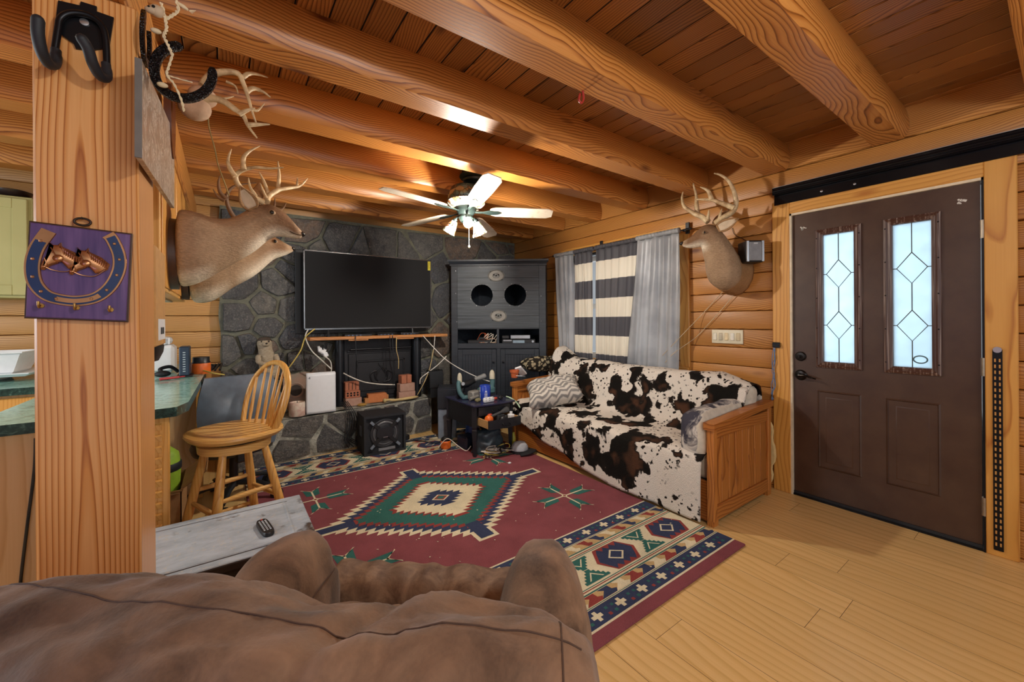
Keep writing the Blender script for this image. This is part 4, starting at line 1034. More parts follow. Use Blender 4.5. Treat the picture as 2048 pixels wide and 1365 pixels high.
def ring_u(sc, y, px=((98, 462), (75, 495), (65, 530), (70, 565), (92, 590), (125, 600), (160, 602), (195, 594), (222, 572), (238, 540), (238, 510), (225, 480), (216, 470))): return [on(a, b, y=y) for a, b in px]
path = spline(ring_u(1, YP), 6)
def ribbon(mb, path, w, th, y0):
    rg = []
    for i, p in enumerate(path):
        d = (path[min(i+1, len(path)-1)]-path[max(i-1, 0)]).normalized(); n = V((d.z, 0, -d.x)); q = V((p.x, y0, p.z))
        rg.append([q+n*w, q+n*w*.9-V((0, th, 0)), q-n*w*.9-V((0, th, 0)), q-n*w])
    mb.loft(rg)
m = MB(); ribbon(m, path, .0145, .004, YP+.001); hs = m.build('horseshoe', mt_copper, r, 30)
m = MB(); ribbon(m, path[4:-4], .0105, .0045, YP+.0005); m.build('blue_inlay', plain('blue_enamel', '182C58', .3), hs, 30)
for i in range(4, len(path)-4, 6):
    if 30 < i < 40: continue
    m = MB(); p = path[i]; m.box((p.x, YP-.0045, p.z), (.006, .004, .006), bev=.001); m.build('nail', mt_copper, hs, 30)
m = MB(); ribbon(m, path[28:44], .006, .006, YP+.0005-.0); m.build('shoe_plate', mt_copper, hs, 30)
def horsehead(dx, dz, s):
    m = MB()
    def q(px, py, d=0): v = on(px, py, y=YP); return V((v.x+dx, YP-d, v.z+dz))
    ol = [(139.5, 545.6), (143, 534), (152, 519), (159, 508), (160, 504), (155, 495), (163, 502), (172, 502), (178, 497), (180, 506), (189, 509), (204, 516), (221, 530), (217, 540), (204, 547), (192, 548), (184, 540), (178, 533), (171, 538), (161, 541), (152, 546), (146, 551), (141, 549.5)]
    pts = [q(*p) for p in ol]
    m.loft([[p+V((0, -.001, 0)) for p in pts], [p+V((0, -.007, 0)) for p in pts]])
    f = [f for f in m.bm.faces if len(f.verts) == len(ol) and f.calc_center_median().y < YP-.005][0]
    for th, dp in ((.0022, .0022), (.0026, .0018)):
        f.normal_update()
        if f.normal.y > 0: f.normal_flip()
        bmesh.ops.inset_region(m.bm, faces=[f], thickness=th, depth=dp, use_even_offset=False)
    m.ball(q(174, 528, .009), (.011, .006, .010), 10); m.ball(q(146, 544, .009), (.005, .004, .004), 8)
    m.ball(q(164, 516, .011), .0022, 8); m.ball(q(143.5, 543, .011), .0018, 6)
    for k in range(9): m.tube(spline([q(178+k*4.6, 504+k*2.9, .010), q(184+k*4.2, 511+k*2.8, .014), q(185+k*3.8, 521+k*2.3, .010)], 4), .0017, 6)
    m.tube(spline([q(160, 507, .011), q(168, 521, .0135), q(172, 537, .009)], 5), .0011, 5); m.tube(spline([q(148, 527, .009), q(153, 537, .0125), q(155, 545, .008)], 5), .0011, 5)
    m.tube(spline([q(150, 545, .009), q(165, 551, .006), q(190, 553, .006), q(212, 541, .009)], 5), .0012, 5)
    return m.build('horse_head', mt_copper, r, 40)
horsehead(0, 0, 1); horsehead(-.048, .009, 1)
for px, py in ((83, 612), (154, 616), (222, 620)):
    m = MB(); a = on(px, py, y=YP); m.cyl(a, a-V((0, .006, 0)), .006, n=12); m.tube(spline([a-V((0, .004, 0)), a-V((0, .016, .004)), a-V((0, .020, -.002)), a-V((0, .020, -.010))], 4), .0028, 8); m.build('key_hook', mt_brass, r, 60)
m = MB(); c = on(165, 444, y=PF-.012); m.tube([c+V((.015*math.cos(q), 0, .009*math.sin(q))) for q in [k*math.pi/12 for k in range(25)]], .0028, 8, caps=False); m.cyl(c+V((0, .01, .010)), c+V((0, -.006, .010)), .0018, n=8); m.build('hanging_ring', plain('ring_iron', '3A2E24', .4, .6), r, 60)

# scratched board on the side of the post
t = NT('scratched_board'); v = t.obj(); n = t.noise(v, 18, 6, .75, 1.2); n2 = t.noise(t.mapping(v, (9, 9, 40)), 1, 4)
mt_scr = t.fin(t.mix(t.ramp(n.outputs[0], [(.5, 0.), (.56, .8), (.6, 0.)]), t.mix(n2.outputs[0], '83705F', 'A8937E'), 'E2DACE'), .3)
r = thing('picture_board', 'worn grey brown wooden picture board with pale scratches on the post side', 'picture', (-.175, 1.8, 1.75))
c4b = [on(283, 118, x=-.168), on(349, 268, x=-.168), on(349, 417, x=-.168), on(283, 316, x=-.168)]
m = MB(); m.loft([[p+V((.0, 0, 0)) for p in c4b], [p+V((-.012, 0, 0)) for p in c4b]]); m.build('board', [mt_scr], r, 20)
m = MB(); p = c4b; m.loft([[p[0]+V((.001, -.001, 0)), p[3]+V((.001, -.001, 0)), p[3]+V((.001, .004, 0)), p[0]+V((.001, .004, 0))], [q+V((-.013, 0, 0)) for q in (p[0]+V((0, -.001, 0)), p[3]+V((0, -.001, 0)), p[3]+V((0, .004, 0)), p[0]+V((0, .004, 0)))]]); m.build('ply_edge', plain('ply_edge', '6B6660', .7), r, 20)
# black horseshoes and cord
t = NT('hammered_black'); v = t.obj(); n = t.n('TexVoronoi'); t.set(n.inputs['Vector'], v); t.set(n.inputs['Scale'], 160); t.bump(n.outputs['Distance'], 1., .006); mt_ham = t.fin('101114', .25, .3)
r = thing('horseshoe_hook', 'hook made of two hammered black horseshoes on the post side', 'horseshoe', (-.18, 1.55, 2.0))
def shoe(pts, nrm, w, th, name):
    m = MB(); sp = spline(pts, 6); N = V(nrm).normalized(); rg = []
    for i, p in enumerate(sp):
        d = (sp[min(i+1, len(sp)-1)]-sp[max(i-1, 0)]).normalized(); s = d.cross(N).normalized()
        e = min(1, .45+min(i, len(sp)-1-i)*.25)
        rg.append([p+s*w*e+N*th, p+s*w*e*.9-N*th, p-s*w*e*.9-N*th, p-s*w*e+N*th])
    m.loft(rg); return m.build(name, mt_ham, r, 50)
xs_ = -.178
shoe([on(*p, x=xs_) for p in ((288, 22), (284.5, 60), (286, 100), (292, 128), (298, 118), (299, 90), (297.5, 62))], (1, 0, 0), .011, .005, 'mounted_shoe')
shoe([on(*p, y=1.50) for p in ((364, 92), (338, 95), (316, 112), (308, 140), (318, 170), (345, 192), (380, 196), (408, 184), (423, 162), (425, 136))], (0, 1, .1), .0125, .006, 'hook_shoe')
r = thing('cord_charm', 'twisted pale cord charm with knots and a small skull hanging over the horseshoes', 'charm', (-.16, 1.47, 2.1))
def tw(pts, rad, name='cord', y=1.475):
    m = MB(); sp = spline([on(*p, y=y) for p in pts], 8)
    for ph in (0, math.pi):
        m.tube([p+V((math.cos(i*.9+ph), .6*math.sin(i*1.3), math.sin(i*.9+ph)))*rad*.8 for i, p in enumerate(sp)], rad, 6)
    return m.build(name, mt_rope, r, 60)
tw([(322, 5), (330, 35), (333, 58), (328, 72), (336, 90), (345, 110)], .0026); tw([(332, 38), (345, 30), (356, 20), (352, 0)], .0026); tw([(345, 110), (338, 132), (334, 150), (348, 168), (362, 198), (368, 222)], .002); tw([(334, 150), (352, 156), (385, 165)], .0012)
m = MB(); a, b = on(356, 6, y=1.475), on(376, 20, y=1.475); m.tube([a, a.lerp(b, .6), b], [.004, .006, .003], 8)
for k in range(5): m.tube([b, b+V((.010+.002*k, 0, -.006+.003*k))], .0008, 5)
m.build('tassel', mt_rope, r, 60)
for p in ((312, 62), (325, 170)): m = MB(); m.ball(on(*p, y=1.475), (.013, .008, .007), 10); m.build('knot', mt_rope, r, 180)
m = MB(); c = on(314, 22, y=1.475); m.ball(c, (.018, .014, .016), 14); m.ball(c+V((-.012, -.004, -.006)), (.014, .010, .009), 12); m.mi = 1; m.ball(c+V((-.006, -.013, .002)), .004, 8); m.ball(c+V((-.016, -.012, -.002)), .003, 8); m.build('small_skull', [plain('bone', 'BFA98C', .6), mt_dark], r, 180)
# ------------------------------------------------------------------ kitchen bar and counter
t = NT('sheen_green_marble'); v = t.obj(); n = t.noise(v, 16, 7, .7, 1.5); n2 = t.noise(v, 60, 3)
c = t.ramp(n.outputs[0], [(.30, '3A6C64'), (.44, '6CA89D'), (.54, '98CBC1'), (.64, '659E94'), (.8, 'BFDFD8')]); c = t.mix(t.math('MULTIPLY', n2.outputs[0], .3), c, 'BFDAD3')  # window reflection is lightened into the marble colours
mt_marble = t.fin(c, .16, 0, .6)
wt = thing('worktop', 'green marble pattern worktop of the kitchen bar behind the post', 'worktop', (-.6, 3.2, .88))
top = [(-.26, 2.31), (-.175, 2.325), (-.14, 2.44), (-.115, 3.85), (-.25, 4.70), (-3.3, 4.70), (-3.3, 3.58), (-.78, 3.58), (-.78, 2.31)]
t = NT('shaded_marble_edge'); n = t.noise(t.obj(), 26, 6, .7, 1.2); mt_medge = t.fin(t.ramp(n.outputs[0], [(.35, '14241F'), (.55, '2C4A42'), (.7, '5E8178')]), .2)  # darker marble copy with the front edge's shade in its colour
m = MB(); m.prism(top, M.Translation((0, 0, .878)), .042)
for f in m.bm.faces: f.material_index = 1 if abs(f.calc_center_median().z-.899) < .01 else 0
m.build('top', [mt_marble, mt_medge], wt, 30)
bar = thing('bar_cabinet', 'pale maple bar cabinet carrying the green worktop', 'cabinet', (-.55, 3.0, 0))
m = MB(); m.b2((-.765, 2.365, 0), (-.395, 2.385, .877)); m.build('front_panel', mt_maple, bar, 30)
m = MB(); m.b2((-.765, 2.385, .0), (-.42, 3.60, .877)); m.build('carcass', mt_maple, bar, 30)
m = MB(); m.b2((-.41, 3.82, .0), (-.135, 3.84, .877)); m.build('end_panel', mt_maple, bar, 30)
sp_ = MB(); sp_.b2((-.175, 3.74, 0), (-.135, 3.82, .877), bev=.004); sp_.build('end_post', mt_oakZ, bar, 30)
m = MB(); m.b2((-.39, 2.375, 0), (-.205, 2.415, .877), bev=.003); m.build('louvre_panel', mt_oakZ, bar, 30)
for k in range(16): m = MB(); m.box((-.295, 2.370, .08+k*.05), (.13, .012, .03), rx=25); m.build('louvre', mt_oakZ, bar, 20)
kc = thing('kitchen_counter', 'kitchen base cabinets along the back wall under the green worktop', 'cabinet', (-1.9, 4.1, 0))
m = MB(); m.b2((-3.3, 3.62, .1), (-.80, 4.70, .877)); m.build('carcass', mt_maple, kc, 30)
for k in range(5): m = MB(); m.b2((-3.28+k*.49, 3.60, .14), (-2.83+k*.49, 3.62, .86), bev=.004); d = m.build('door', mt_oakZ, kc, 30)
# hanging cabinets over the bar: the deer are fixed to their side
hc = thing('hanging_cabinet', 'wooden wall cabinet row hanging over the bar behind the deer mounts', 'cabinet', (-.4, 2.9, 1.44))
m = MB(); m.b2((-.56, 2.29, 1.44), (-.222, 3.62, 2.168), bev=.004); m.build('carcass', mt_oakZ, hc, 30)
for k in range(2): m = MB(); m.b2((-.222, 2.31+.66*k, 1.46), (-.2165, 2.93+.66*k, 2.15), bev=.002); m.build('side_panel', mt_trimZ, hc, 30)
m = MB(); m.b2((-.52, 2.4, 1.43), (-.28, 3.5, 1.44)); m.build('under_panel', mt_cream, hc, 30)
t = NT('green_light_tint'); mt_gcab = t.fin(t.mix(t.noise(t.obj(), 4, 3).outputs[0], 'BFB77C', 'A9A368'), .5)  # greenish kitchen light is put into the cabinet colour
wc = thing('wall_cabinet', 'pale yellow green kitchen wall cabinet at the far left edge', 'cabinet', (-1.65, 4.5, 1.48))
m = MB(); m.b2((-2.2, 4.4, 1.48), (-1.13, 4.745, 2.21), bev=.004); m.build('carcass', mt_gcab, wc, 30)
for x0, x1 in ((-2.18, -1.68), (-1.65, -1.15)):
    m = MB(); m.b2((x0, 4.38, 1.50), (x1, 4.40, 2.19), bev=.004)
    for a, b in (((x0, 4.372, 1.5), (x0+.07, 4.385, 2.19)), ((x1-.07, 4.372, 1.5), (x1, 4.385, 2.19)), ((x0+.07, 4.372, 1.5), (x1-.07, 4.385, 1.57)), ((x0+.07, 4.372, 2.12), (x1-.07, 4.385, 2.19))): m.b2(a, b, bev=.003)
    m.build('door', mt_gcab, wc, 30)
m = MB(); m.lathe([(.05, 0), (.09, .03), (.10, .05), (.07, .06), (0, .06)], (-1.25, 4.5, 2.21)); tag(m.build('dark_bowl', plain('dark_bowl', '2E2320', .3), smooth=40), 'small dark bowl on top of the yellow green wall cabinet', 'bowl')
# dish tray on the far counter
r = thing('dish_tray', 'white plastic dish tray on the far left kitchen counter', 'tray', (-1.5, 4.2, .921))
m = MB(); a = lambda o_, z: [V((-2.0+o_, 3.98+o_, z)), V((-1.08-o_, 3.98+o_, z)), V((-1.08-o_, 4.36-o_, z)), V((-2.0+o_, 4.36-o_, z))]
m.loft([a(.06, .965), a(.04, .98), a(.0, 1.10), a(-.012, 1.105), a(-.012, 1.112), a(.006, 1.11), a(.05, .99)], caps=True); m.build('tub', mt_white, r, 30)
m = MB(); m.loft([a(-.03, .955), a(-.05, .972), a(-.05, .978), a(.0, .970)]); m.build('drip_base', mt_white, r, 30)
for x in (-1.85, -1.25): m = MB(); m.b2((x, 4.0, .921), (x+.06, 4.3, .955), bev=.01); m.build('foot', mt_white, r, 30)
# things on the far end of the bar
r = thing('network_modem', 'tall narrow dark blue modem standing on the bar end', 'modem', (-.225, 3.62, .921))
m = MB(); m.box((-.225, 3.62, 1.03), (.055, .17, .20), rz=0, bev=.006); m.build('case', plain('modem_blue', '23364A', .35), r, 30)
m = MB(); m.box((-.225, 3.62, .926), (.09, .19, .01), bev=.003); m.build('stand', mt_black, r, 30)
for k in range(9): m = MB(); m.box((-.225, 3.533, 1.09-.016*k), (.014, .004, .005)); m.build('status_light', plain('status_light', 'C9D6DC', .4), r, 0)
m = MB(); m.lathe([(.055, 0), (.058, .01), (.058, .075), (.052, .085), (.05, .12), (.0, .125)], (-.14, 3.72, .921), n=20); m.mi = 1; m.lathe([(.0585, .078), (.052, .088), (.0505, .122), (.0, .127)], (-.14, 3.72, .9205), n=20)
tag(m.build('orange_tape_roll', [mt_orange, mt_black], smooth=40), 'orange and black round tub behind the modem on the bar', 'tub')
m = MB(); m.box((-.43, 3.95, 1.03), (.26, .22, .20), bev=.02); m.box((-.43, 3.95, 1.16), (.22, .18, .06), bev=.028, seg=2)
for k in range(9): m.box((-.53+.025*k, 3.85, 1.16), (.008, .01, .05), rx=-20)
tag(m.build('vented_box', mt_white, smooth=30), 'white box with slotted vented top on the bar behind the modem', 'box')
m = MB(); m.tube(spline([(-.33, 3.60, .94), (-.36, 3.64, .975), (-.31, 3.69, .985), (-.27, 3.72, .945)]), .012, 8); m.ball((-.345, 3.62, .945), (.045, .03, .022), 12)
tag(m.build('black_glove', mt_rubber, smooth=60), 'crumpled black strap lying left of the modem on the bar', 'strap')
m = MB(); m.tube([(-.34, 3.42, .931), (-.25, 3.47, .931)], [.009, .007], 8); m.tube([(-.25, 3.47, .931), (-.22, 3.50, .931)], .004, 8); tag(m.build('red_screwdriver', plain('red_plastic', 'B8323A', .4), smooth=60), 'small red handled tool lying in front of the modem', 'tool')
m = MB()
for k in range(5): m.tube(spline([(-.15+.03*k, 3.80, .93), (-.10+.02*k, 3.90+.03*k, .96), (-.05, 3.95, .935)]), .008, 6)
m.box((-.14, 3.90, .945), (.14, .10, .05), rz=30, bev=.015); tag(m.build('black_pouch', mt_black, smooth=40), 'black pouch with straps at the back corner of the bar', 'pouch')
m = MB(); m.tube(spline([(-.17, 3.72, .96), (-.12, 3.66, .945), (-.07, 3.60, .93), (.0, 3.57, .915)]), .005, 6); tag(m.build('yellow_cable', mt_yellow, smooth=60), 'yellow cable hanging off the bar edge behind the office chair', 'cable')
m = MB(); m.tube(spline([(-.60, 2.352, .85), (-.605, 2.355, .72), (-.625, 2.355, .5), (-.645, 2.355, .25), (-.65, 2.35, .01)]), .005, 6); tag(m.build('black_cable', mt_black, smooth=60), 'black cable running down the pale bar panel left of the post', 'cable')
# tan package hung behind the post, with notched blade below
r = thing('tool_sheath', 'tan cardboard tool sheath with white label hanging behind the post', 'sheath', (-.19, 1.9, 1.2))
m = MB(); m.b2((-.245, 1.7855, 1.215), (-.186, 2.05, 1.56), bev=.004); m.build('sleeve', plain('tan_card', 'B98A4E', .7), r, 30)
m = MB(); m.lathe([(.0, -.055), (.035, -.05), (.06, -.02), (.065, .005), (0, .006)], n=20, mt=M.Translation((-.212, 1.93, 1.21)) @ M.Diagonal((.5, 1.5, 1, 1))); m.build('black_cap', mt_black, r, 40)
m = MB(); m.b2((-.1858, 1.84, 1.235), (-.185, 2.03, 1.31)); m.mi = 1
for k in range(14): m.b2((-.1850, 1.90+.007*k, 1.255), (-.1847, 1.90+.007*k+rnd.uniform(.002, .005), 1.28))
m.build('label', [mt_white, mt_dark], r, 0)
m = MB(); m.b2((-.215, 1.90, 1.05), (-.209, 1.94, 1.17))
for k in range(8): m.b2((-.214, 1.938, 1.055+k*.014), (-.210, 1.948, 1.061+k*.014))
m.build('notched_blade', plain('brown_blade', '7A5334', .6), r, 0)
# under the bar: box and bag
r = thing('cardboard_box', 'open brown cardboard box on the floor under the bar', 'box', (-.305, 3.1, 0))
mt_card = plain('cardboard', '9C7448', .8)
m = MB(); 
for a, b in (((-.415, 2.9, 0), (-.41, 3.3, .36)), ((-.205, 2.9, 0), (-.20, 3.3, .36)), ((-.415, 2.9, 0), (-.20, 2.905, .36)), ((-.415, 3.295, 0), (-.20, 3.3, .36)), ((-.415, 2.9, 0), (-.20, 3.3, .005))): m.b2(a, b)
m.build('box_wall', mt_card, r, 0)
m = MB(); m.box((-.145, 3.1, .40), (.14, .39, .005), ry=-35); m.build('flap', mt_card, r, 0)
m = MB(); m.box((-.305, 2.84, .37), (.21, .12, .005), rx=-12); m.build('flap', mt_card, r, 0)
r = thing('tool_bag', 'lime green round bag with dark band on top of the box under the bar', 'bag', (-.315, 3.12, .007))
m = MB(); m.lathe([(.0, -.293), (.085, -.293), (.092, -.1), (.095, .04), (.10, .14), (.09, .22), (.05, .26), (0, .265)], (-.315, 3.12, .30), n=24); m.build('body', plain('lime_cloth', '8DB22F', .6), r, 40)
m = MB(); m.lathe([(.1005, .125), (.1035, .13), (.1035, .165), (.1, .17)], (-.315, 3.12, .30), n=24); m.build('band', mt_rubber, r, 40)

# ------------------------------------------------------------------ swivel bar stool
st = thing('bar_stool', 'golden oak swivel stool with bow spindle back by the bar', 'stool', (.045, 2.64, 0), -68)
def el(rx, ry, z, n=40, sq=2.4): return [V((math.copysign(abs(math.cos(q))**(2/sq), math.cos(q))*rx, math.copysign(abs(math.sin(q))**(2/sq), math.sin(q))*ry, z)) for q in [2*math.pi*k/n for k in range(n)]]
SZ = .72
m = MB(); m.loft([el(.18, .17, SZ-.042), el(.208, .198, SZ-.036), el(.226, .214, SZ-.016), el(.224, .212, SZ-.004), el(.21, .198, SZ), el(.15, .14, SZ-.008), el(.05, .05, SZ-.011)]); m.build('seat', mt_oak, st, 50, world=False)
m = MB(); m.lathe([(.10, SZ-.058), (.15, SZ-.056), (.15, SZ-.042), (.1, SZ-.041)], n=32); m.build('swivel_plate', mt_dark, st, 40, world=False)
m = MB(); m.lathe([(.12, SZ-.105), (.165, SZ-.10), (.168, SZ-.062), (.16, SZ-.058), (.1, SZ-.058)], n=40); m.build('seat_ring', mt_oak, st, 40, world=False)
lg = []
for sx, sy in ((1, 1), (-1, 1), (-1, -1), (1, -1)):
    a, b = V((sx*.10, sy*.10, SZ-.10)), V((sx*.205, sy*.205, 0)); lg.append((a, b))
    m = MB(); m.tube([a.lerp(b, q) for q in (0, .1, .3, .5, .7, .9, 1)], [.017, .019, .0215, .022, .021, .018, .016], 14); m.build('leg', mt_oakZ, st, 60, world=False)
def lp(i, z): a, b = lg[i]; return a.lerp(b, (a.z-z)/(a.z-b.z))
for i, j, zs in ((0, 1, (.16, .34)), (1, 2, (.22, .40)), (2, 3, (.16, .34)), (3, 0, (.22, .40))):
    for z in zs:
        p, q = lp(i, z), lp(j, z); m = MB(); m.tube([p.lerp(q, f) for f in (0, .2, .5, .8, 1)], [.009, .012, .0145, .012, .009], 12); m.build('stretcher', mt_oak, st, 60, world=False)
bow = spline([(-.175, .115, SZ-.01), (-.205, .150, SZ+.115), (-.185, .185, SZ+.235), (-.10, .212, SZ+.315), (0, .22, SZ+.337), (.10, .212, SZ+.315), (.185, .185, SZ+.235), (.205, .150, SZ+.115), (.175, .115, SZ-.01)], 8)
m = MB(); m.tube(bow, .0135, 12, flat=1.25); m.build('bow', mt_oakZ, st, 60, world=False)
for k in range(6):
    f = -1+2*k/5; bx = f*.125; i = min(range(len(bow)), key=lambda q: abs(bow[q].x-f*.165)+(5 if bow[q].z < SZ+.2 else 0))
    m = MB(); a = V((bx, .155-.03*abs(f), SZ-.01)); m.tube([a.lerp(bow[i], q) for q in (0, .25, .6, 1)], [.0075, .0095, .0075, .006], 10); m.build('spindle', mt_oakZ, st, 60, world=False)

# ------------------------------------------------------------------ office chair
mt_vinyl = plain('black_vinyl', '20252C', .32, bump=.15, bscale=200)
oc = thing('office_chair', 'black office chair with smooth sheen tinted back behind the stool', 'office chair', (.05, 3.56, 0), 12)
m = MB(); m.loft([[V((x*(.20+.05*math.sin(math.pi*w))*(1 if True else 1), -.22-.06*(1-x*x)*math.sin(math.pi*w)+.05*w*w, .42+.50*w)) for x in [-1+2*k/12 for k in range(13)]] + [V((x*(.20+.05*math.sin(math.pi*w))*.97, -.17+.05*w*w, .42+.50*w)) for x in [1-2*k/12 for k in range(13)]] for w in [0, .06, .15, .3, .45, .6, .75, .88, .96, 1]])
m.build('backrest', plain('sheen_back_shell', '566473', .3), oc, 60, world=False)  # blue-grey reflection is put into the colour of the black shell
m = MB(); m.loft([el(.20, .19, .36), el(.24, .23, .375), el(.25, .24, .41), el(.24, .23, .44), el(.15, .15, .45)]); m.build('seat', mt_vinyl, oc, 60, world=False)
m = MB(); m.b2((-.04, -.245, .33), (.04, -.20, .55), bev=.01); m.build('back_bar', mt_black, oc, 30, world=False)
m = MB(); m.cyl((0, 0, .10), (0, 0, .36), .028); m.build('gas_lift', mt_black, oc, 40, world=False)
for k in range(5):
    a = 2*math.pi*k/5+.5; d = V((math.cos(a), math.sin(a), 0)); m = MB(); m.tube([V((0, 0, .13)), d*.16+V((0, 0, .125)), d*.30+V((0, 0, .085))], [.03, .026, .018], 10, flat=.7); ar = m.build('base_arm', mt_black, oc, 60, world=False)
    m = MB(); s = V((-d.y, d.x, 0))
    for g in (-1, 1): m.cyl(d*.30+s*g*.008+V((0, 0, .034)), d*.30+s*g*.028+V((0, 0, .034)), .033, n=16)
    m.cyl(d*.30+V((0, 0, .03)), d*.30+V((0, 0, .085)), .01); m.build('caster', mt_black, ar, 40, world=False)

# ------------------------------------------------------------------ coffee table and remote
t = NT('worn_sheen_top'); v = t.obj(); n = t.noise(t.mapping(v, (4, 9, 9)), 1, 6, .7); n2 = t.noise(v, 80, 3); n3 = t.noise(v, 9, 4, .6)
c = t.mix(t.ramp(n.outputs[0], [(.3, 0.), (.7, 1.)]), '848E99', 'C0C9D4'); c = t.mix(t.ramp(n3.outputs[0], [(.60, 0.), (.70, 1.)]), c, '4A3C34'); c = t.mix(t.math('MULTIPLY', t.ramp(n2.outputs[0], [(.60, 0.), (.68, 1.)]), .5), c, 'C9BCA8')  # bluish window sheen in the base colour, brown wear patches over it
t.bump(n2.outputs[0], .15, .002); mt_ttop = t.fin(c, .3, 0, .6)
mt_tdark = plain('espresso_wood', '2A1E1A', .4)
ct = thing('coffee_table', 'worn dark low table with sheen tinted grey panelled top behind the recliner', 'table', (-.08, 2.04, 0))
TX0, TX1, TY0, TY1 = -.48, .305, 1.79, 2.285
m = MB(); m.b2((TX0, TY0, .385), (TX1, TY1, .415), bev=.004); m.mi = 1; m.b2((TX0, TY0+.002, .413), (TX1-.0, TY1, .4185), bev=.003); tt = m.build('top', [mt_tdark, mt_ttop], ct, 30)
m = MB(); q = lambda o_, z: [V((TX0+.07+o_, TY0+.055+o_, z)), V((TX1-.07-o_, TY0+.055+o_, z)), V((TX1-.07-o_, TY1-.055-o_, z)), V((TX0+.07+o_, TY1-.055-o_, z))]
m.loft([q(0, .4187), q(.004, .4215), q(.010, .4215), q(.014, .4188), q(.018, .4188)]); m.mi = 1
for a_, b_ in (((TX0+.062, TY0+.047, .4180), (TX0+.069, TY1-.047, .4189)), ((TX0+.062, TY0+.047, .4180), (TX1-.062, TY0+.053, .4189)), ((TX0+.062, TY1-.053, .4180), (TX1-.062, TY1-.047, .4189))): m.b2(a_, b_)
m.build('inlay_panel', [mt_ttop, mt_tdark], tt, 15)
m = MB()
for a, b in (((TX0+.04, TY0+.03, .27), (TX1-.02, TY0+.05, .385)), ((TX0+.04, TY1-.05, .27), (TX1-.02, TY1-.03, .385)), ((TX1-.04, TY0+.05, .27), (TX1-.02, TY1-.05, .385)), ((TX0+.04, TY0+.05, .27), (TX0+.06, TY1-.05, .385))): m.b2(a, b)
m.build('apron', mt_tdark, ct, 20)
for x in (TX0+.06, TX1-.04):
    for y in (TY0+.05, TY1-.05): m = MB(); m.tube([(x, y, .385), (x, y, .2), (x, y, 0)], [.03, .026, .02], 4); m.build('leg', mt_tdark, ct, 20)
rm = thing('remote_control', 'black remote control lying on the worn grey low table', 'remote', (.135, 1.985, .4188), 8)
m = MB(); m.loft([el(.021, .075, .0, 24, 4), el(.0235, .078, .004, 24, 4), el(.0235, .078, .012, 24, 4), el(.021, .075, .017, 24, 4)]); m.build('case', mt_black, rm, 40, world=False)
m = MB()
for j in range(8):
    for i in range(3): m.box((-.011+.011*i, .05-.0135*j, .0175), (.006, .005, .003), bev=.0008)
m.build('buttons', plain('remote_buttons', 'C4CBD2', .5), rm, 30, world=False)['kind'] = 'stuff'
m = MB(); m.cyl((0, .064, .016), (0, .064, .0192), .004, n=10); m.build('power_button', plain('power_red', 'B0372E', .4), rm, 30, world=False)

# ------------------------------------------------------------------ recliner in front
t = NT('brown_suede'); v = t.obj(); n = t.noise(v, 7, 5, .62, .6); n2 = t.noise(v, 170, 3); n3 = t.noise(v, 2.2, 3)
c = t.mix(t.ramp(n.outputs[0], [(.32, 0.), (.7, 1.)]), '3C291E', '8F6E55'); c = t.mix(t.math('MULTIPLY', n2.outputs[0], .3), c, '957658'); c = t.mix(t.math('MULTIPLY', t.ramp(n3.outputs[0], [(.45, 0.), (.7, 1.)]), .5), c, '37241A')
t.bump(n2.outputs[0], .25, .003); mt_suede = t.fin(c, .75, 0, .35, Sheen_Weight=.15, Sheen_Roughness=.4)
rc = thing('recliner', 'brown suede recliner seen from behind in the foreground', 'armchair', (.2485, .906, 0), -40.5)
bp = spline([V((p[0], p[1], 0)) for p in [(-.10, .42), (-.115, .60), (-.15, .78), (-.215, .845), (-.29, .880), (-.375, .878), (-.445, .838), (-.485, .75), (-.50, .55), (-.47, .30), (-.44, .12), (-.2, .10)]], 6)
def backf(u, w):
    x = -.58+1.045*u; k = w*(len(bp)-1); i = min(int(k), len(bp)-2); p = bp[i].lerp(bp[i+1], k-i)
    cy, cz = -.29, .60
    e = abs((x+.055)/.528); s = (max(0, 1-e**5))**.32
    y = cy+(p.x-cy)*(.55+.45*s); z = cz+(p.y-cz)*(.72+.28*s)
    # folds, a pulled crease near the right and sagging left
    amp = .030*(1 if p.y > .55 else .5)
    d = amp*NZ.noise((x*5+w*2, w*5, 2))+.012*NZ.noise((x*9+w*14, w*9-x*5, 5))+.006*NZ.noise((x*22+w*30, w*20-x*12, 9))+.024*math.sin((x*1.5+w*3.2)*10)*NZ.noise((x*2, w*2, 8))
    cr = x-.12+.25*(w-.36)
    d -= .020*math.exp(-(cr/.022)**2)*math.exp(-((w-.36)/.14)**2)
    if p.y > .7: z -= .010*math.sin(max(0, min(1, (x+.1)/.5))*math.pi)*(1 if x < .2 else .5)
    n = V((0, y-cy, (z-cz)*1.3)).normalized() if abs(y-cy)+abs(z-cz) > 1e-4 else V((0, 0, 1))
    return V((x, y, z))+n*d
m = MB(); m.grid(110, 80, backf)
bmesh.ops.holes_fill(m.bm, edges=[e for e in m.bm.edges if e.is_boundary], sides=400)
back = m.build('backrest', mt_suede, rc, 180, world=False)
def seamline(f, n=60, r=.0014):
    m = MB(); m.tube([f(i/(n-1))+V((0, 0, .0004)) for i in range(n)], r, 6); m.build('seam', plain('suede_seam', '4A3325', .8), back, 180, world=False)
def bs(u, w): p = backf(u, w); return p
seamline(lambda q: bs(.02+.96*q, .335+.05*math.sin(q*3)+.10*max(0, q-.55)))
seamline(lambda q: bs(.02+.95*q, .535+.012*math.sin(q*4)), r=.0014)
seamline(lambda q: bs(.955, .25+.5*q))
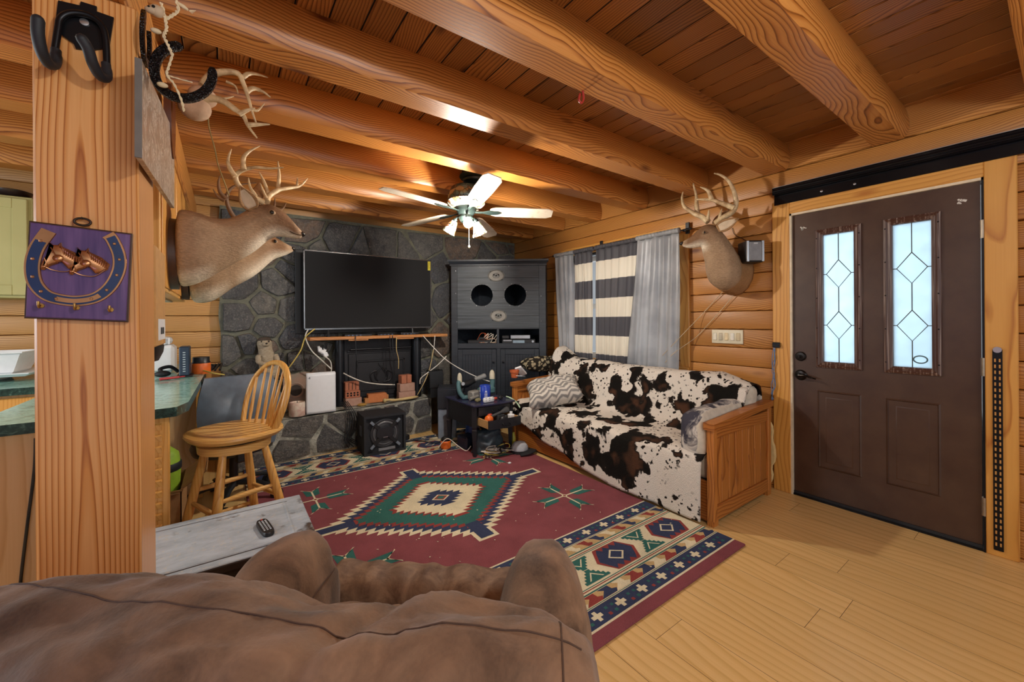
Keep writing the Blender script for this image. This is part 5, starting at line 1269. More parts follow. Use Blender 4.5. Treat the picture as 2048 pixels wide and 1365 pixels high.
for s in (-1, 1):
    def armf(u, q, s=s):
        y = -.30+.66*u; a = 2*math.pi*q; cs, sn = math.cos(a), math.sin(a)
        cs = math.copysign(abs(cs)**.75, cs); sn = math.copysign(abs(sn)**.75, sn)
        tf = (max(0, 1-max(0, (u-.72)/.28)**2.6))**.5 if u > .72 else 1
        bulge = 1+.10*math.sin(u*3)
        x = s*.385+(.048 if s < 0 else 0)+.118*cs*bulge*(.62+.38*tf); zt = .545+.135*min(1, u/.72)**1.5
        z = .34+(zt-.34)*sn*(.80+.20*tf) if sn > 0 else .34+.27*sn
        d = .008*NZ.noise((x*9, y*9, z*9+s))+.005*NZ.noise((x*22, y*16, z*22))
        return V((x+d, y+d-(.02 if sn < 0 and u > .9 else 0), z+d))
    m = MB(); m.grid(36, 30, lambda q, u: armf(u, q), cu=True); bmesh.ops.holes_fill(m.bm, edges=[e for e in m.bm.edges if e.is_boundary], sides=100)
    ar = m.build('armrest', mt_suede, rc, 180, world=False)
    m = MB(); m.tube([armf(.02+.9*k/40, .25+s*.155)+V((0, 0, .001)) for k in range(41)], .0022, 6); m.build('seam', plain('suede_seam_arm', '4A3325', .8), ar, 180, world=False)
def seatf(u, w, y0, y1, z0, h, r):
    x = -.305+.61*u; a = w*2*math.pi; cs, sn = math.cos(a), math.sin(a); cs = math.copysign(abs(cs)**.6, cs); sn = math.copysign(abs(sn)**.6, sn)
    y = (y0+y1)/2+(y1-y0)/2*cs; z = z0+h*sn
    d = .008*NZ.noise((x*16, y*3, z*5))+.006*math.sin(x*60+4*NZ.noise((x*6, y*4, 3)))*(.5+.5*NZ.noise((x*5, 3, 1)))
    return V((x, y, z+d*(1 if sn > 0 else 0)))
t = NT('pale_suede'); v = t.obj(); n = t.noise(v, 12, 5, .65, .6); t.bump(t.noise(v, 170, 3).outputs[0], .25, .003); mt_pale_suede = t.fin(t.mix(t.ramp(n.outputs[0], [(.35, 0.), (.65, 1.)]), '5E4535', '967A62'), .7, 0, .35)  # paler suede for the seat cushion and footrest
for nm, y0, y1, z0, h in (('seat_cushion', -.16, .345, .37, .105), ('footrest', .34, .53, .31, .165)):
    m = MB(); m.grid(40, 60, lambda w, u: seatf(u, w, y0, y1, z0, h, 0), cu=True); bmesh.ops.holes_fill(m.bm, edges=[e for e in m.bm.edges if e.is_boundary], sides=100); m.build(nm, mt_pale_suede, rc, 180, world=False)
m = MB(); m.b2((-.44, -.40, .0135), (.44, .36, .12), bev=.03); m.b2((-.30, -.30, .1), (.30, .36, .28)); m.build('base', mt_suede, rc, 30, world=False)
# ------------------------------------------------------------------ ceiling fan with the lit lamp
BULB = 1500.0
FX, FY = 1.655, 2.82
fan = thing('ceiling_fan', 'ceiling fan with whitewashed blades, tiffany glass shades and one glowing bulb', 'ceiling fan', (FX, FY, ZC))
mt_iron2 = plain('dark_green_iron', '1E2826', .4, .5)
t = NT('tiffany_glass'); v = t.obj(); vo = t.n('TexVoronoi', feature='DISTANCE_TO_EDGE'); t.set(vo.inputs['Vector'], v); t.set(vo.inputs['Scale'], 34)
vc = t.n('TexVoronoi'); t.set(vc.inputs['Vector'], v); t.set(vc.inputs['Scale'], 34); hs = t.n('SeparateColor'); t.set(hs.inputs[0], vc.outputs['Color'])
col = t.ramp(hs.outputs[0], [(0, 'E8E4D6'), (.35, 'D9D2BE'), (.55, '8B5A3A'), (.68, 'E2DDCB'), (.85, '6E7A5A')], 'CONSTANT'); mt_tif = t.fin(t.mix(t.ramp(vo.outputs['Distance'], [(.03, 0.), (.05, 1.)]), '15130F', col), .2, 0, .6)
t = NT('tiffany_dark'); v = t.obj(); vo = t.n('TexVoronoi', feature='DISTANCE_TO_EDGE'); t.set(vo.inputs['Vector'], v); t.set(vo.inputs['Scale'], 26); vc = t.n('TexVoronoi'); t.set(vc.inputs['Vector'], v); t.set(vc.inputs['Scale'], 26); hs = t.n('SeparateColor'); t.set(hs.inputs[0], vc.outputs['Color'])
mt_tifd = t.fin(t.mix(t.ramp(vo.outputs['Distance'], [(.03, 0.), (.05, 1.)]), '0D0C0A', t.ramp(hs.outputs[0], [(0, '2E3B38'), (.5, '5A4632'), (.75, '39463F')], 'CONSTANT')), .25, 0, .6)
t = NT('whitewashed_blade'); v = t.obj(); n = t.noise(t.mapping(v, (3, 50, 50)), 1, 3); n2 = t.noise(v, 14, 5, .7)
mt_blade = t.fin(t.mix(t.ramp(n2.outputs[0], [(.55, 0.), (.75, 1.)]), t.mix(n.outputs[0], 'C9B79F', 'DDD2C2'), 'A38D72'), .4)
m = MB(); m.b2((-.07, -.07, -.115), (.07, .07, .0)); m.build('mounting_block', mt_iron2, fan, 20, world=False)
m = MB(); m.lathe([(.0, 0), (.115, 0), (.118, -.012), (.105, -.03), (.09, -.034), (.085, -.05), (.05, -.07), (.02, -.08), (0, -.08)], n=36, mt=M.Translation((0, 0, -.112))); m.build('canopy', mt_iron2, fan, 40, world=False)
hub = V((-.045, .035, 0))
m = MB(); m.tube([(0, 0, -.18), tuple(hub*.7+V((0, 0, -.22)))], .014, 12); m.build('downrod', mt_iron2, fan, 40, world=False)
HZ = -.39
tilt = M.Translation(hub) @ M.Rotation(R_(-5), 4, V((.72, -.69, 0)))
def tl(v): return tilt @ V(v)
def blathe(pr, n=36, z=0): return [(r, z_) for r, z_ in pr]
m = MB(); m.lathe([(.02, HZ+.185), (.09, HZ+.18), (.125, HZ+.16), (.145, HZ+.11), (.15, HZ+.06), (.14, HZ+.045)], n=40, mt=tilt); mh = m.build('motor_housing', mt_tifd, fan, 40, world=False)
m = MB(); m.lathe([(.145, HZ+.05), (.15, HZ+.045), (.12, HZ+.015), (.06, HZ+.005), (0, HZ+.004)], n=40, mt=tilt); m.build('housing_glass', mt_tif, mh, 40, world=False)
m = MB(); m.lathe([(.0, HZ+.02), (.075, HZ+.015), (.08, HZ-.01), (.07, HZ-.035), (.055, HZ-.06), (.06, HZ-.08), (.04, HZ-.11), (0, HZ-.115)], n=32, mt=tilt); m.build('hub', mt_iron2, fan, 40, world=False)
for k in range(5):
    a = R_(-32+72*k); rm_ = tilt @ M.Translation((0, 0, HZ-.025)) @ M.Rotation(a, 4, 'Z') @ M.Rotation(R_(-11), 4, 'X')
    pr = [(.20, -.045), (.24, -.062), (.47, -.070), (.655, -.068), (.70, -.045), (.70, .045), (.655, .068), (.45, .070), (.24, .062), (.20, .045), (.185, 0)]
    m = MB(); m.prism(pr, rm_, .007); bl = m.build('blade', mt_blade, fan, 30, world=False)
    m = MB(); m.prism([(.06, -.012), (.14, -.010), (.19, -.032), (.26, -.022), (.285, 0), (.26, .022), (.19, .032), (.14, .010), (.06, .012)], rm_ @ M.Translation((0, 0, -.007)), .006); m.build('blade_iron', mt_iron2, bl, 30, world=False)
for az, lit in ((-112, True), (8, False), (128, False)):
    d = V((math.cos(R_(az)), math.sin(R_(az)), 0)); a = tl((0, 0, HZ-.06)); b = a+d*.06+V((0, 0, .0)); c = a+d*.09+V((0, 0, -.018))
    m = MB(); m.tube(spline([a, b, c], 5), .010, 8); m.cyl(c, c+(d*.62+V((0, 0, -1))).normalized()*.035, .018, n=14); arm = m.build('lamp_arm', mt_iron2, fan, 50, world=False)
    ax = (d*.62+V((0, 0, -1))).normalized(); p = c+ax*.02; xa, ya = frame(ax)
    mtx = M.Identity(4)
    for i in range(3): mtx[i][0] = xa[i]; mtx[i][1] = ya[i]; mtx[i][2] = ax[i]; mtx[i][3] = p[i]
    m = MB(); m.lathe([(.024, 0), (.032, .015), (.04, .045), (.048, .08), (.056, .105), (.054, .106), (.045, .078), (.037, .045), (.028, .016), (.02, .003)], n=28, mt=mtx)
    if not lit: m.build('glass_shade', mt_tif, arm, 50, world=False)
    else: m.bm.free()
    m = MB(); bc = c+ax*.085; m.ball(bc, .036, 18); m.tube([c+ax*.03, c+ax*.06], [.014, .028], 14)
    if lit:
        t = NT('glowing_bulb'); e = t.n('Emission'); e.inputs[0].default_value = (1, .93, .82, 1); e.inputs[1].default_value = BULB; t.t.links.new(e.outputs[0], t.out.inputs[0]); m.build('glowing_bulb', t.m, arm, 60, world=False)
    else: m.build('bulb', mt_white, arm, 60, world=False)
for dx, dy, ln_ in ((.0, -.05, .15), (.06, -.02, .05)):
    m = MB(); a = tl((dx, dy, HZ-.10)); m.tube([a, a+V((0, 0, -.06-ln_))], .0018, 6); m.ball(a+V((0, 0, -.07-ln_)), (.009, .009, .013), 10); m.build('pull_chain', mt_cream, fan, 60, world=False)

# ------------------------------------------------------------------ speaker, wires and hooks
sp2 = thing('wall_speaker', 'small black speaker with silver edged grille on the wall beside the deer', 'speaker', (3.29, 1.43, 1.72), -40)
m = MB(); m.b2((-.065, -.075, 0), (.065, .06, .165), bev=.008); m.build('case', mt_black, sp2, 30, world=False)
m = MB(); m.b2((-.045, -.082, .012), (.045, -.074, .152), bev=.003); m.build('grille', plain('grille_grey', '8A8C90', .7, bump=.4, bscale=300), sp2, 30, world=False)
for s in (-1, 1): m = MB(); m.b2((s*.046, -.081, .004), (s*.063, -.072, .161), bev=.002); m.build('silver_edge', mt_steel, sp2, 30, world=False)
m = MB(); m.b2((-.014, -.0835, .138), (.014, -.0815, .144)); m.build('name_badge', mt_white, sp2, 0, world=False)
m = MB(); m.tube([(0, .05, .1), (.055, .085, .1)], .012, 8); m.build('wall_arm', mt_black, sp2, 40, world=False)
for pts, lab in ((((1487, 530), (1475, 552), (1440, 590), (1405, 628), (1360, 675), (1315, 722)), 'thin pale speaker wire running from the wall speaker down to the couch back'), (((1478, 575), (1450, 612), (1420, 645), (1392, 675), (1350, 705), (1330, 726)), 'thin brown wire sagging below the pale speaker wire on the logs')):
    m = MB(); m.tube(spline([on(x, y, x=WX-.002-(.02 if i == 0 else 0)-(.12 if x < 1390 else 0)) for i, (x, y) in enumerate(pts)]), .0028, 6)
    tag(m.build('speaker_wire', plain('wire_tan' if 'pale' in lab else 'wire_brown', 'BFA988' if 'pale' in lab else '6B4A32', .6), smooth=60), lab, 'wire')
m = MB(); m.tube(spline([on(x, y, x=WX+.010) for x, y in ((1464, 456), (1470, 470), (1486, 478), (1505, 490))]), .0022, 6); tag(m.build('speaker_wire', mt_black, smooth=60), 'short black wire looping above the wall speaker behind the antlers', 'wire')
def hook(pts, y, mat, r, lab):
    m = MB(); m.tube(spline([on(px, py, y=y) for px, py in pts], 6), r, 8); tag(m.build('ceiling_hook', mat, smooth=60), lab, 'hook')
hook(((1157, 147), (1163, 163), (1166, 185), (1167, 198), (1163, 206), (1158, 200), (1160, 188)), 1.36, plain('red_vinyl', 'A8352E', .35), .0055, 'red vinyl screw hook under the third log beam')
hook(((996, 37), (991, 52), (987, 65), (995, 57)), 1.33, mt_blackmetal, .0025, 'thin black wire hook under the third log beam')
hook(((1244, 200), (1252, 199), (1258, 195)), 1.30, mt_steel, .003, 'bright bent nail under the third log beam right of the red hook')
hook(((1403, 271), (1410, 271), (1416, 269)), 1.30, mt_steel, .003, 'bright bent nail under the third log beam nearest the wall')
m = MB(); m.tube(spline([V((-.14, 2.47, 2.3985)), on(412, 222, y=2.42)]+[on(x, y, y=2.42) for x, y in ((418, 255), (430, 300), (436, 330), (450, 368), (458, 392))]), .003, 6); tag(m.build('twine_strand', plain('olive_cord', '8F7A4A', .7), smooth=60), 'thin olive cord hanging from the beams down to the big buck', 'cord')
# ------------------------------------------------------------------ on the raised hearth
HT = .405
mt_brick = None
t = NT('red_brick'); v = t.obj(); n = t.noise(v, 30, 4, .6); t.bump(n.outputs[0], .5, .004); mt_brick = t.fin(t.mix(n.outputs[0], '9A553D', 'B97A5C'), .85)
t = NT('dusty_brick'); v = t.obj(); n = t.noise(v, 30, 4, .6); t.bump(n.outputs[0], .5, .004); mt_brick2 = t.fin(t.mix(n.outputs[0], '9C7263', 'BB9A88'), .85)
t = NT('orange_brick'); v = t.obj(); n = t.noise(v, 30, 4, .6); t.bump(n.outputs[0], .5, .004); mt_brick3 = t.fin(t.mix(n.outputs[0], 'B8683A', 'CE8654'), .85)
def brick(c, sz, mat, lab, rz=0, holes=0, grooves=0, ry=0):
    r = thing('brick', lab, 'brick', c, rz, 'loose bricks on the hearth')
    m = MB(); m.box((0, 0, sz[2]/2), sz, bev=.004, ry=ry); m.mi = 1
    for k in range(holes):
        x = (-.05+.033*(k % 4)); z = sz[2]*(.36 if k < 4 else .68); m.cyl((x, -sz[1]/2-.0008, z), (x, -sz[1]/2+.004, z), .010, n=12)
    for k in range(grooves): m.box((-sz[0]*.25+k*sz[0]*.25, -sz[1]/2, sz[2]*.52), (.006, .003, sz[2]*.8))
    m.build('body', [mat, mt_dark], r, 30, world=False)
brick((1.095, 4.42, HT), (.165, .09, .085), mt_brick2, 'pale dusty brick at the bottom of the left stack by the black pipe', 3)
brick((1.09, 4.425, HT+.086), (.15, .09, .075), mt_brick, 'red brick with eight round holes in the middle of the left stack', -2, holes=8)
brick((1.085, 4.43, HT+.162), (.14, .09, .09), mt_brick, 'red brick with upright grooves on top of the left stack', 0, grooves=3)
brick((1.36, 4.46, HT), (.20, .09, .095), mt_brick3, 'single orange brick standing in front of the iron insert', -4)
brick((1.68, 4.42, HT), (.19, .09, .09), mt_brick2, 'pale brick at the bottom of the right stack', -3)
brick((1.68, 4.425, HT+.091), (.18, .09, .09), mt_brick2, 'pale brick lying in the middle of the right stack', 4)
brick((1.64, 4.42, HT+.182), (.062, .09, .095), mt_brick, 'short red brick standing left on top of the right stack', 4)
brick((1.705, 4.425, HT+.182), (.055, .09, .095), mt_brick, 'narrow red brick standing right on top of the right stack', 2)
for c, s, lab in (((1.245, 4.45, HT), (.045, .06, .055), 'small square wood offcut left of the orange brick'), ((1.475, 4.47, HT), (.022, .06, .07), 'thin wood offcut right of the orange brick')):
    m = MB(); m.box((c[0], c[1], c[2]+s[2]/2), s, bev=.002); tag(m.build('wood_offcut', mt_shelf, smooth=20), lab, 'offcut')
m = MB(); m.tube(spline([(1.40, 4.36, HT+.02), (1.46, 4.365, HT+.025), (1.52, 4.36, HT+.014), (1.68, 4.345, HT+.018), (1.80, 4.36, HT+.022)]), [.012, .02, .022, .024, .02, .012, .012, .012, .012, .012, .013, .013, .013, .013, .014, .014, .014, .014, .014, .014, .015, .015, .016, .016, .016, .016, .016, .014, .014, .013, .012, .01, .006], 9); tag(m.build('pale_stick', plain('driftwood', 'C9B07A', .8, bump=.4), smooth=60), 'pale knobbly stick lying along the hearth edge below the bricks', 'stick')
m = MB(); m.ball((1.17, 4.34, HT+.012), (.05, .03, .016), 12); tag(m.build('sponge_scrap', plain('ochre_scrap', 'A8823F', .9, bump=.5), smooth=60), 'ochre crumpled scrap by the left brick stack', 'scrap')
# stone pedestal, otter, slab, jar, console
m = MB(); m.loft([[V((.33+a*(.17-.03*k+.01*NZ.noise((k, a*3, b))), 4.52+b*(.09-.01*k), HT+.11*k)) for a, b in ((-1, -.6), (-.6, -1), (.5, -1), (1, -.7), (1, .7), (.6, 1), (-.6, 1), (-1, .6))] for k in range(4)])
tag(m.build('stone_block', mt_stone, smooth=30), 'rough grey stone block on the hearth carrying the stuffed animal', 'stone')
ot = thing('stuffed_otter', 'small stuffed otter sitting upright on a stone before the chimney', 'taxidermy', (.335, 4.51, .735))
t = NT('otter_fur'); v = t.obj(); n = t.noise(t.mapping(v, (40, 40, 90)), 1, 3); at = t.n('SeparateXYZ'); t.set(at.inputs[0], v)
t.bump(n.outputs[0], .8, .006); mt_otter = t.fin(t.mix(n.outputs[0], '8A7861', 'C9BDA6'), .85, 0, .15); mt_otterd = plain('otter_dark_fur', '4A3E34', .85, bump=.6)
prof_o = [((.36, 4.52, .74), .06, .05), ((.36, 4.52, .78), .085, .075), ((.35, 4.515, .86), .088, .075), ((.335, 4.51, .95), .075, .065), ((.322, 4.505, 1.01), .062, .056), ((.315, 4.50, 1.05), .060, .056), ((.312, 4.49, 1.09), .066, .062), ((.31, 4.485, 1.12), .056, .055), ((.31, 4.485, 1.142), .03, .03)]
m = MB(); m.loft([[V(c)+V((rx*math.cos(q), ry*math.sin(q), 0)) for q in [2*math.pi*k/16 for k in range(16)]] for c, rx, ry in prof_o]); m.build('body', mt_otter, ot, 180, sub=1)
m = MB(); m.ball((.318, 4.44, 1.083), (.034, .03, .022), 14); m.build('muzzle', mt_otter, ot, 180)
m = MB(); m.ball((.322, 4.411, 1.092), (.011, .006, .007), 10); m.build('nose', mt_nose, ot, 180)
m = MB(); m.loft([[V((.31, 4.49, z))+V((r*math.cos(q), r*.95*math.sin(q), 0)) for q in [2*math.pi*k/16 for k in range(16)]] for r, z in ((.058, 1.118), (.054, 1.132), (.04, 1.147), (.01, 1.152))]); m.build('crown', mt_otterd, ot, 180)
for s in (-1, 1):
    m = MB(); m.ball((.312+s*.03, 4.433, 1.11), .007, 8); m.build('eye', mt_nose, ot, 180)
    m = MB(); m.ball((.311+s*.058, 4.49, 1.115), (.007, .006, .008), 8); m.build('ear', mt_otterd, ot, 180)
    m = MB(); m.tube(spline([(.33+s*.07, 4.48, .97), (.335+s*.075, 4.43, .92), (.335+s*.04, 4.41, .90)]), [.024]*9+[.02]*7+[.016], 10); m.ball((.335+s*.035, 4.405, .90), (.02, .018, .016), 10); m.build('foreleg', mt_otter, ot, 180)
    m = MB(); m.ball((.36+s*.075, 4.46, .755), (.035, .06, .022), 12); m.build('hind_foot', mt_otterd, ot, 180)
t = NT('flagstone'); v = t.obj(); n = t.noise(v, 10, 5, .65); t.bump(n.outputs[0], .5, .006); mt_flag = t.fin(t.mix(t.ramp(n.outputs[0], [(.35, 0.), (.65, 1.)]), 'A98573', '8E8578'), .8)
sl = thing('leaning_slab', 'pinkish stone slab with a round dark hole leaning on the chimney', 'slab', (.61, 4.52, HT), -4)
lean = M.Rotation(R_(-14), 4, 'X')
m = MB(); m.prism([(-.15, .002), (.17, .002), (.17, .36), (.05, .385), (-.14, .35)], lean @ M(((1, 0, 0, 0), (0, 0, 1, 0), (0, 1, 0, 0), (0, 0, 0, 1))), .035); m.build('slab', mt_flag, sl, 30, world=False)
mtr = lean @ M.Translation((-.03, -.001, .20)) @ M.Rotation(R_(90), 4, 'X')
m = MB(); m.lathe([(.058, 0), (.075, .002), (.08, .008), (.072, .012), (.06, .006), (.055, 0)], n=28, mt=mtr); m.build('rim', mt_flag, sl, 40, world=False)
m = MB(); m.lathe([(.06, .001), (.0, .0015)], n=28, mt=mtr); m.build('dark_hole', plain('dark_hollow', '3E3631', .9), sl, 40, world=False)
r = thing('candle_jar', 'stubby cream and pink candle on the hearth edge beside the game console', 'candle', (.555, 4.27, HT))
m = MB(); m.lathe([(.0, 0), (.066, 0), (.07, .006), (.07, .118), (.066, .128), (.06, .130), (.055, .118), (0, .115)], (.555, 4.27, HT), n=30); t = NT('marbled_wax'); n = t.noise(t.obj(), 14, 4, .7); m.build('wax', t.fin(t.mix(t.ramp(n.outputs[0], [(.4, 0.), (.62, 1.)]), 'D9CCBB', 'C79F92'), .5), r, 40)
m = MB(); m.cyl((.555, 4.27, HT+.114), (.557, 4.27, HT+.14), .0025, n=6); m.build('wick', mt_dark, r, 40)
gc = thing('game_console', 'tall white upright game console standing on the hearth edge', 'game console', (.762, 4.285, HT), -3)
for s, y in ((-1, -.042), (1, .03)):
    def shell(u, w, s=s, y=y): 
        x = -.13+.26*u; z = .003+.385*w; return V((x+(.012*(w-.3) if s > 0 else 0), y+s*(.010*math.sin(math.pi*u)+.004*abs(w-.5)), z))
    m = MB(); m.grid(16, 16, shell); m.build('side_shell', plain('console_white', 'E4E9EF', .35, var=.02), gc, 180, world=False, solid=.007)
m = MB(); m.b2((-.12, -.032, .003), (.128, .022, .375), bev=.008); m.build('black_core', plain('console_black', '101115', .2), gc, 30, world=False)
m = MB()
lg0 = (-.104, -.0505, .345)
m.b2((lg0[0], -.051, lg0[2]-.006), (lg0[0]+.004, -.0495, lg0[2]+.014)); m.tube([(lg0[0]+.003, -.050, lg0[2]+.013), (lg0[0]+.010, -.050, lg0[2]+.011), (lg0[0]+.010, -.050, lg0[2]+.004), (lg0[0]+.004, -.050, lg0[2]+.003)], .0018, 6)
m.tube(spline([(lg0[0]-.010, -.050, lg0[2]-.001), (lg0[0]-.004, -.050, lg0[2]+.002), (lg0[0]+.004, -.050, lg0[2]-.004), (lg0[0]+.014, -.050, lg0[2]-.003), (lg0[0]+.018, -.050, lg0[2]+.001)]), .0018, 6)
m.build('logo', plain('logo_dark', '3A3F4A', .4), gc, 30, world=False)
m = MB(); m.b2((-.08, -.04, -.0), (.08, .035, .004)); m.build('stand', mt_black, gc, 0, world=False)
# plug cluster and cables around the mantel
r = thing('plug_adapter', 'white multi plug adapter hanging on cords under the left mantel end', 'adapter', (.80, 4.40, .98))
m = MB(); m.box((.80, 4.40, 1.0), (.07, .04, .06), rz=20, ry=30, bev=.01); m.box((.83, 4.39, .96), (.045, .04, .05), ry=-25, bev=.008); m.build('body', mt_white, r, 30)
for k in range(3): m = MB(); m.cyl((.77+.03*k, 4.39, 1.0+.01*k), (.765+.035*k, 4.38, 1.045+.015*k), .012, n=10); m.build('plug', mt_black if k else mt_white, r, 40)
def cable(name, pts, r, mat, lab): m = MB(); m.tube(spline(pts, 8), r, 6); return tag(m.build(name, mat, smooth=60), lab, 'cable')
mt_wcord = plain('white_cord', 'D6D2C8', .6)
def Y(px, py, y): return on(px, py, y=y)
cable('white_cable', [Y(616, 660, 4.36), Y(611, 675, 4.35), Y(622, 700, 4.35), Y(640, 718, 4.35), Y(662, 738, 4.36)], .006, mt_wcord, 'thick white cable looping from the left mantel end to the console')
cable('white_cable', [Y(648, 712, 4.37), Y(660, 722, 4.36), Y(663, 735, 4.36), Y(662, 746, 4.36)], .006, mt_wcord, 'white cable dropping from the plug adapter behind the console')
cable('yellow_cable', [Y(630, 658, 4.34), Y(611, 675, 4.33), Y(602, 700, 4.33), Y(588, 722, 4.34), Y(570, 746, 4.36)], .006, mt_yellow, 'yellow cable slanting from the left mantel end to the stone slab')
cable('white_cable', [Y(687, 747, 4.34), Y(705, 756, 4.33), Y(730, 765, 4.33), Y(760, 769, 4.34), Y(790, 770, 4.35)], .007, mt_wcord, 'white cable sagging between the left pipe and the right brick stack')
cable('white_cable', [Y(846, 672, 4.35), Y(868, 696, 4.30), Y(890, 718, 4.2), Y(920, 738, 3.95), Y(960, 757, 3.7), Y(985, 765, 3.62)], .005, mt_wcord, 'long white cable slanting from the right mantel end to the nightstand')
cable('white_cable', [Y(893, 713, 4.2), Y(876, 730, 4.25), Y(858, 744, 4.3), Y(842, 757, 4.33), Y(840, 768, 4.34)], .006, mt_wcord, 'short white cable rising from the right pipe to the cabinet side')
cable('tan_cable', [Y(867, 700, 4.33), Y(860, 735, 4.33), Y(850, 762, 4.3), Y(835, 790, 4.32)], .005, plain('tan_cord', 'B79F6C', .6), 'tan cable hanging beside the right pipe')
cable('tan_cable', [Y(793, 675, 4.345), Y(793, 700, 4.34), Y(797, 718, 4.34), Y(797, 738, 4.35)], .005, plain('tan_cord_b', 'B79F6C', .6), 'tan cable hanging from the mantel onto the right brick stack')
cable('white_cable', [Y(870, 672, 4.36), Y(868, 695, 4.36), Y(865, 712, 4.36)], .005, mt_wcord, 'short white cable end dangling from the right mantel end')
for k, (x0, x1, lab) in enumerate(((780, 790, 'left one of the thin black cables hanging before the insert door'), (785, 786, 'middle one of the thin black cables hanging before the insert door'), (711, 712, 'thin black cable hanging down near the left pipe'))):
    cable('black_cable', [Y(x0, 672, 4.345), Y(x0+1, 700, 4.34), Y((x0+x1)/2+3, 735, 4.34), Y(x1, 770 if k < 2 else 710, 4.345)], .004, mt_black, lab)
for k in range(5):
    o_ = k*.016
    cable('black_cable', [(.96+o_, 4.34, .47), (.985+o_, 4.24, .41), (1.0+o_*1.3, 4.225, .33), (.985+o_*1.5, 4.22, .22), (.965+o_, 4.215, .12), (1.0+.05*k, 4.20, .03)], .0045, mt_rubber, 'dark cable falling over the hearth edge left of the subwoofer').__setitem__('group', 'dark cables over the hearth edge')
# subwoofer
sw = thing('subwoofer', 'black box subwoofer with cross braced cone on the rug before the hearth', 'subwoofer', (1.27, 4.02, .0125), -3)
m = MB(); W_, D_, H_ = .20, .15, .375
m.loft([[V((x, y, z)) for x, z in ((-W_, 0), (W_, 0), (W_, H_), (-W_, H_))] for y in (D_, -D_)][::1], caps=False)
m.poly([(-W_, D_, 0), (W_, D_, 0), (W_, D_, H_), (-W_, D_, H_)])
i_ = .022; m.loft([[V((x, -D_, z)) for x, z in ((-W_, 0), (W_, 0), (W_, H_), (-W_, H_))], [V((x, -D_, z)) for x, z in ((-W_+i_, i_), (W_-i_, i_), (W_-i_, H_-i_), (-W_+i_, H_-i_))], [V((x, -D_+.03, z)) for x, z in ((-W_+i_, i_), (W_-i_, i_), (W_-i_, H_-i_), (-W_+i_, H_-i_))]], caps=False); m.poly([(-W_+i_, -D_+.03, i_), (W_-i_, -D_+.03, i_), (W_-i_, -D_+.03, H_-i_), (-W_+i_, -D_+.03, H_-i_)])
m.build('box', plain('sub_carpet', '1B1E24', .7, bump=.3, bscale=250), sw, 20, world=False)
cz_ = H_/2+.005; mtc = M.Translation((0, -D_+.03, cz_)) @ M.Rotation(R_(90), 4, 'X')
m = MB(); m.lathe([(.135, 0), (.138, .012), (.125, .016), (.115, .010), (.10, -.004), (.06, .004), (.055, .014), (.02, .022), (0, .023)], n=40, mt=mtc); m.build('cone', plain('sub_cone', '2A2B2F', .4), sw, 50, world=False)
m = MB(); m.lathe([(.118, .012), (.112, .020), (.103, .021), (.10, .012)], n=40, mt=mtc); m.build('surround', plain('surround_grey', '55575C', .4), sw, 50, world=False)
for a in (45, 135, 225, 315):
    ca_, sa_ = math.cos(R_(a)), math.sin(R_(a)); m = MB()
    m.box((ca_*.125, -D_+.006, cz_+sa_*.115), (.14, .012, .035), ry=-a, bev=.004); br = m.build('brace', mt_black, sw, 30, world=False)
    m = MB(); m.box((ca_*.175, -D_-.004, cz_+sa_*.16), (.045, .012, .026), ry=-a, bev=.003); m.build('brace_cap', plain('cap_grey', '6F7B88', .3), br, 30, world=False)
m = MB(); m.prism(chaikin([(-.075, -.04, 0), (.075, -.04, 0), (.085, .0, 0), (.075, .06, 0), (-.075, .06, 0), (-.085, .0, 0)], 2, True), M.Translation((0, -D_+.008, cz_)) @ M.Rotation(R_(90), 4, 'X'), .012); m.build('centre_plate', plain('plate_black', '22242A', .3), sw, 30, world=False)
m = MB(); m.b2((-.022, -D_-.006, cz_-.036), (.022, -D_-.003, cz_-.030)); m.build('badge', mt_steel, sw, 0, world=False)
m = MB(); m.b2((-.06, -D_+.022, .026), (.10, -D_+.031, .052)); m.build('port', plain('port_grey', '7E8084', .5), sw, 0, world=False)
m = MB(); m.b2((-W_-.006, -.06, .17), (-W_+.001, .02, .27), bev=.004); m.build('side_handle', plain('handle_grey', '4B5562', .3), sw, 30, world=False)
# black boxes beside the cabinet
m = MB(); m.box((2.02, 4.06, .165), (.20, .22, .33), rz=-28, bev=.008); tag(m.build('power_box', plain('dusty_blue_box', '7C8797', .5), smooth=30), 'dusty blue grey box standing on the floor left of the nightstand', 'box')
m = MB(); m.box((2.02, 4.06, .44), (.21, .25, .215), rz=-28, bev=.006); m.box((2.02, 4.06, .555), (.19, .23, .02), rz=-28, bev=.003); tag(m.build('battery_box', plain('dark_box', '23272F', .35), smooth=30), 'black box stacked on the blue grey box left of the nightstand', 'box')
m = MB(); m.box((1.99, 4.32, .62), (.16, .16, .20), rz=-10, bev=.006)
for k in range(5): m.box((1.93+.028*k, 4.25, .725), (.012, .03, .012), bev=.002)
m.box((1.99, 4.32, .465), (.14, .14, .11), rz=-10); tag(m.build('car_battery', mt_black, smooth=30), 'black battery like box on the hearth end behind the stacked boxes', 'battery')
cable('floor_cable', [(1.50, 4.05, .016), (1.6, 4.1, .02), (1.7, 4.0, .018), (1.78, 3.85, .018), (1.86, 3.90, .018)], .005, mt_black, 'black cable curling on the rug right of the subwoofer')
m = MB(); m.box((1.55, 4.18, .04), (.14, .05, .05), rz=8, bev=.006); 
tag(m.build('power_strip', mt_black, smooth=30), 'black power strip on the rug behind the subwoofer', 'power strip')
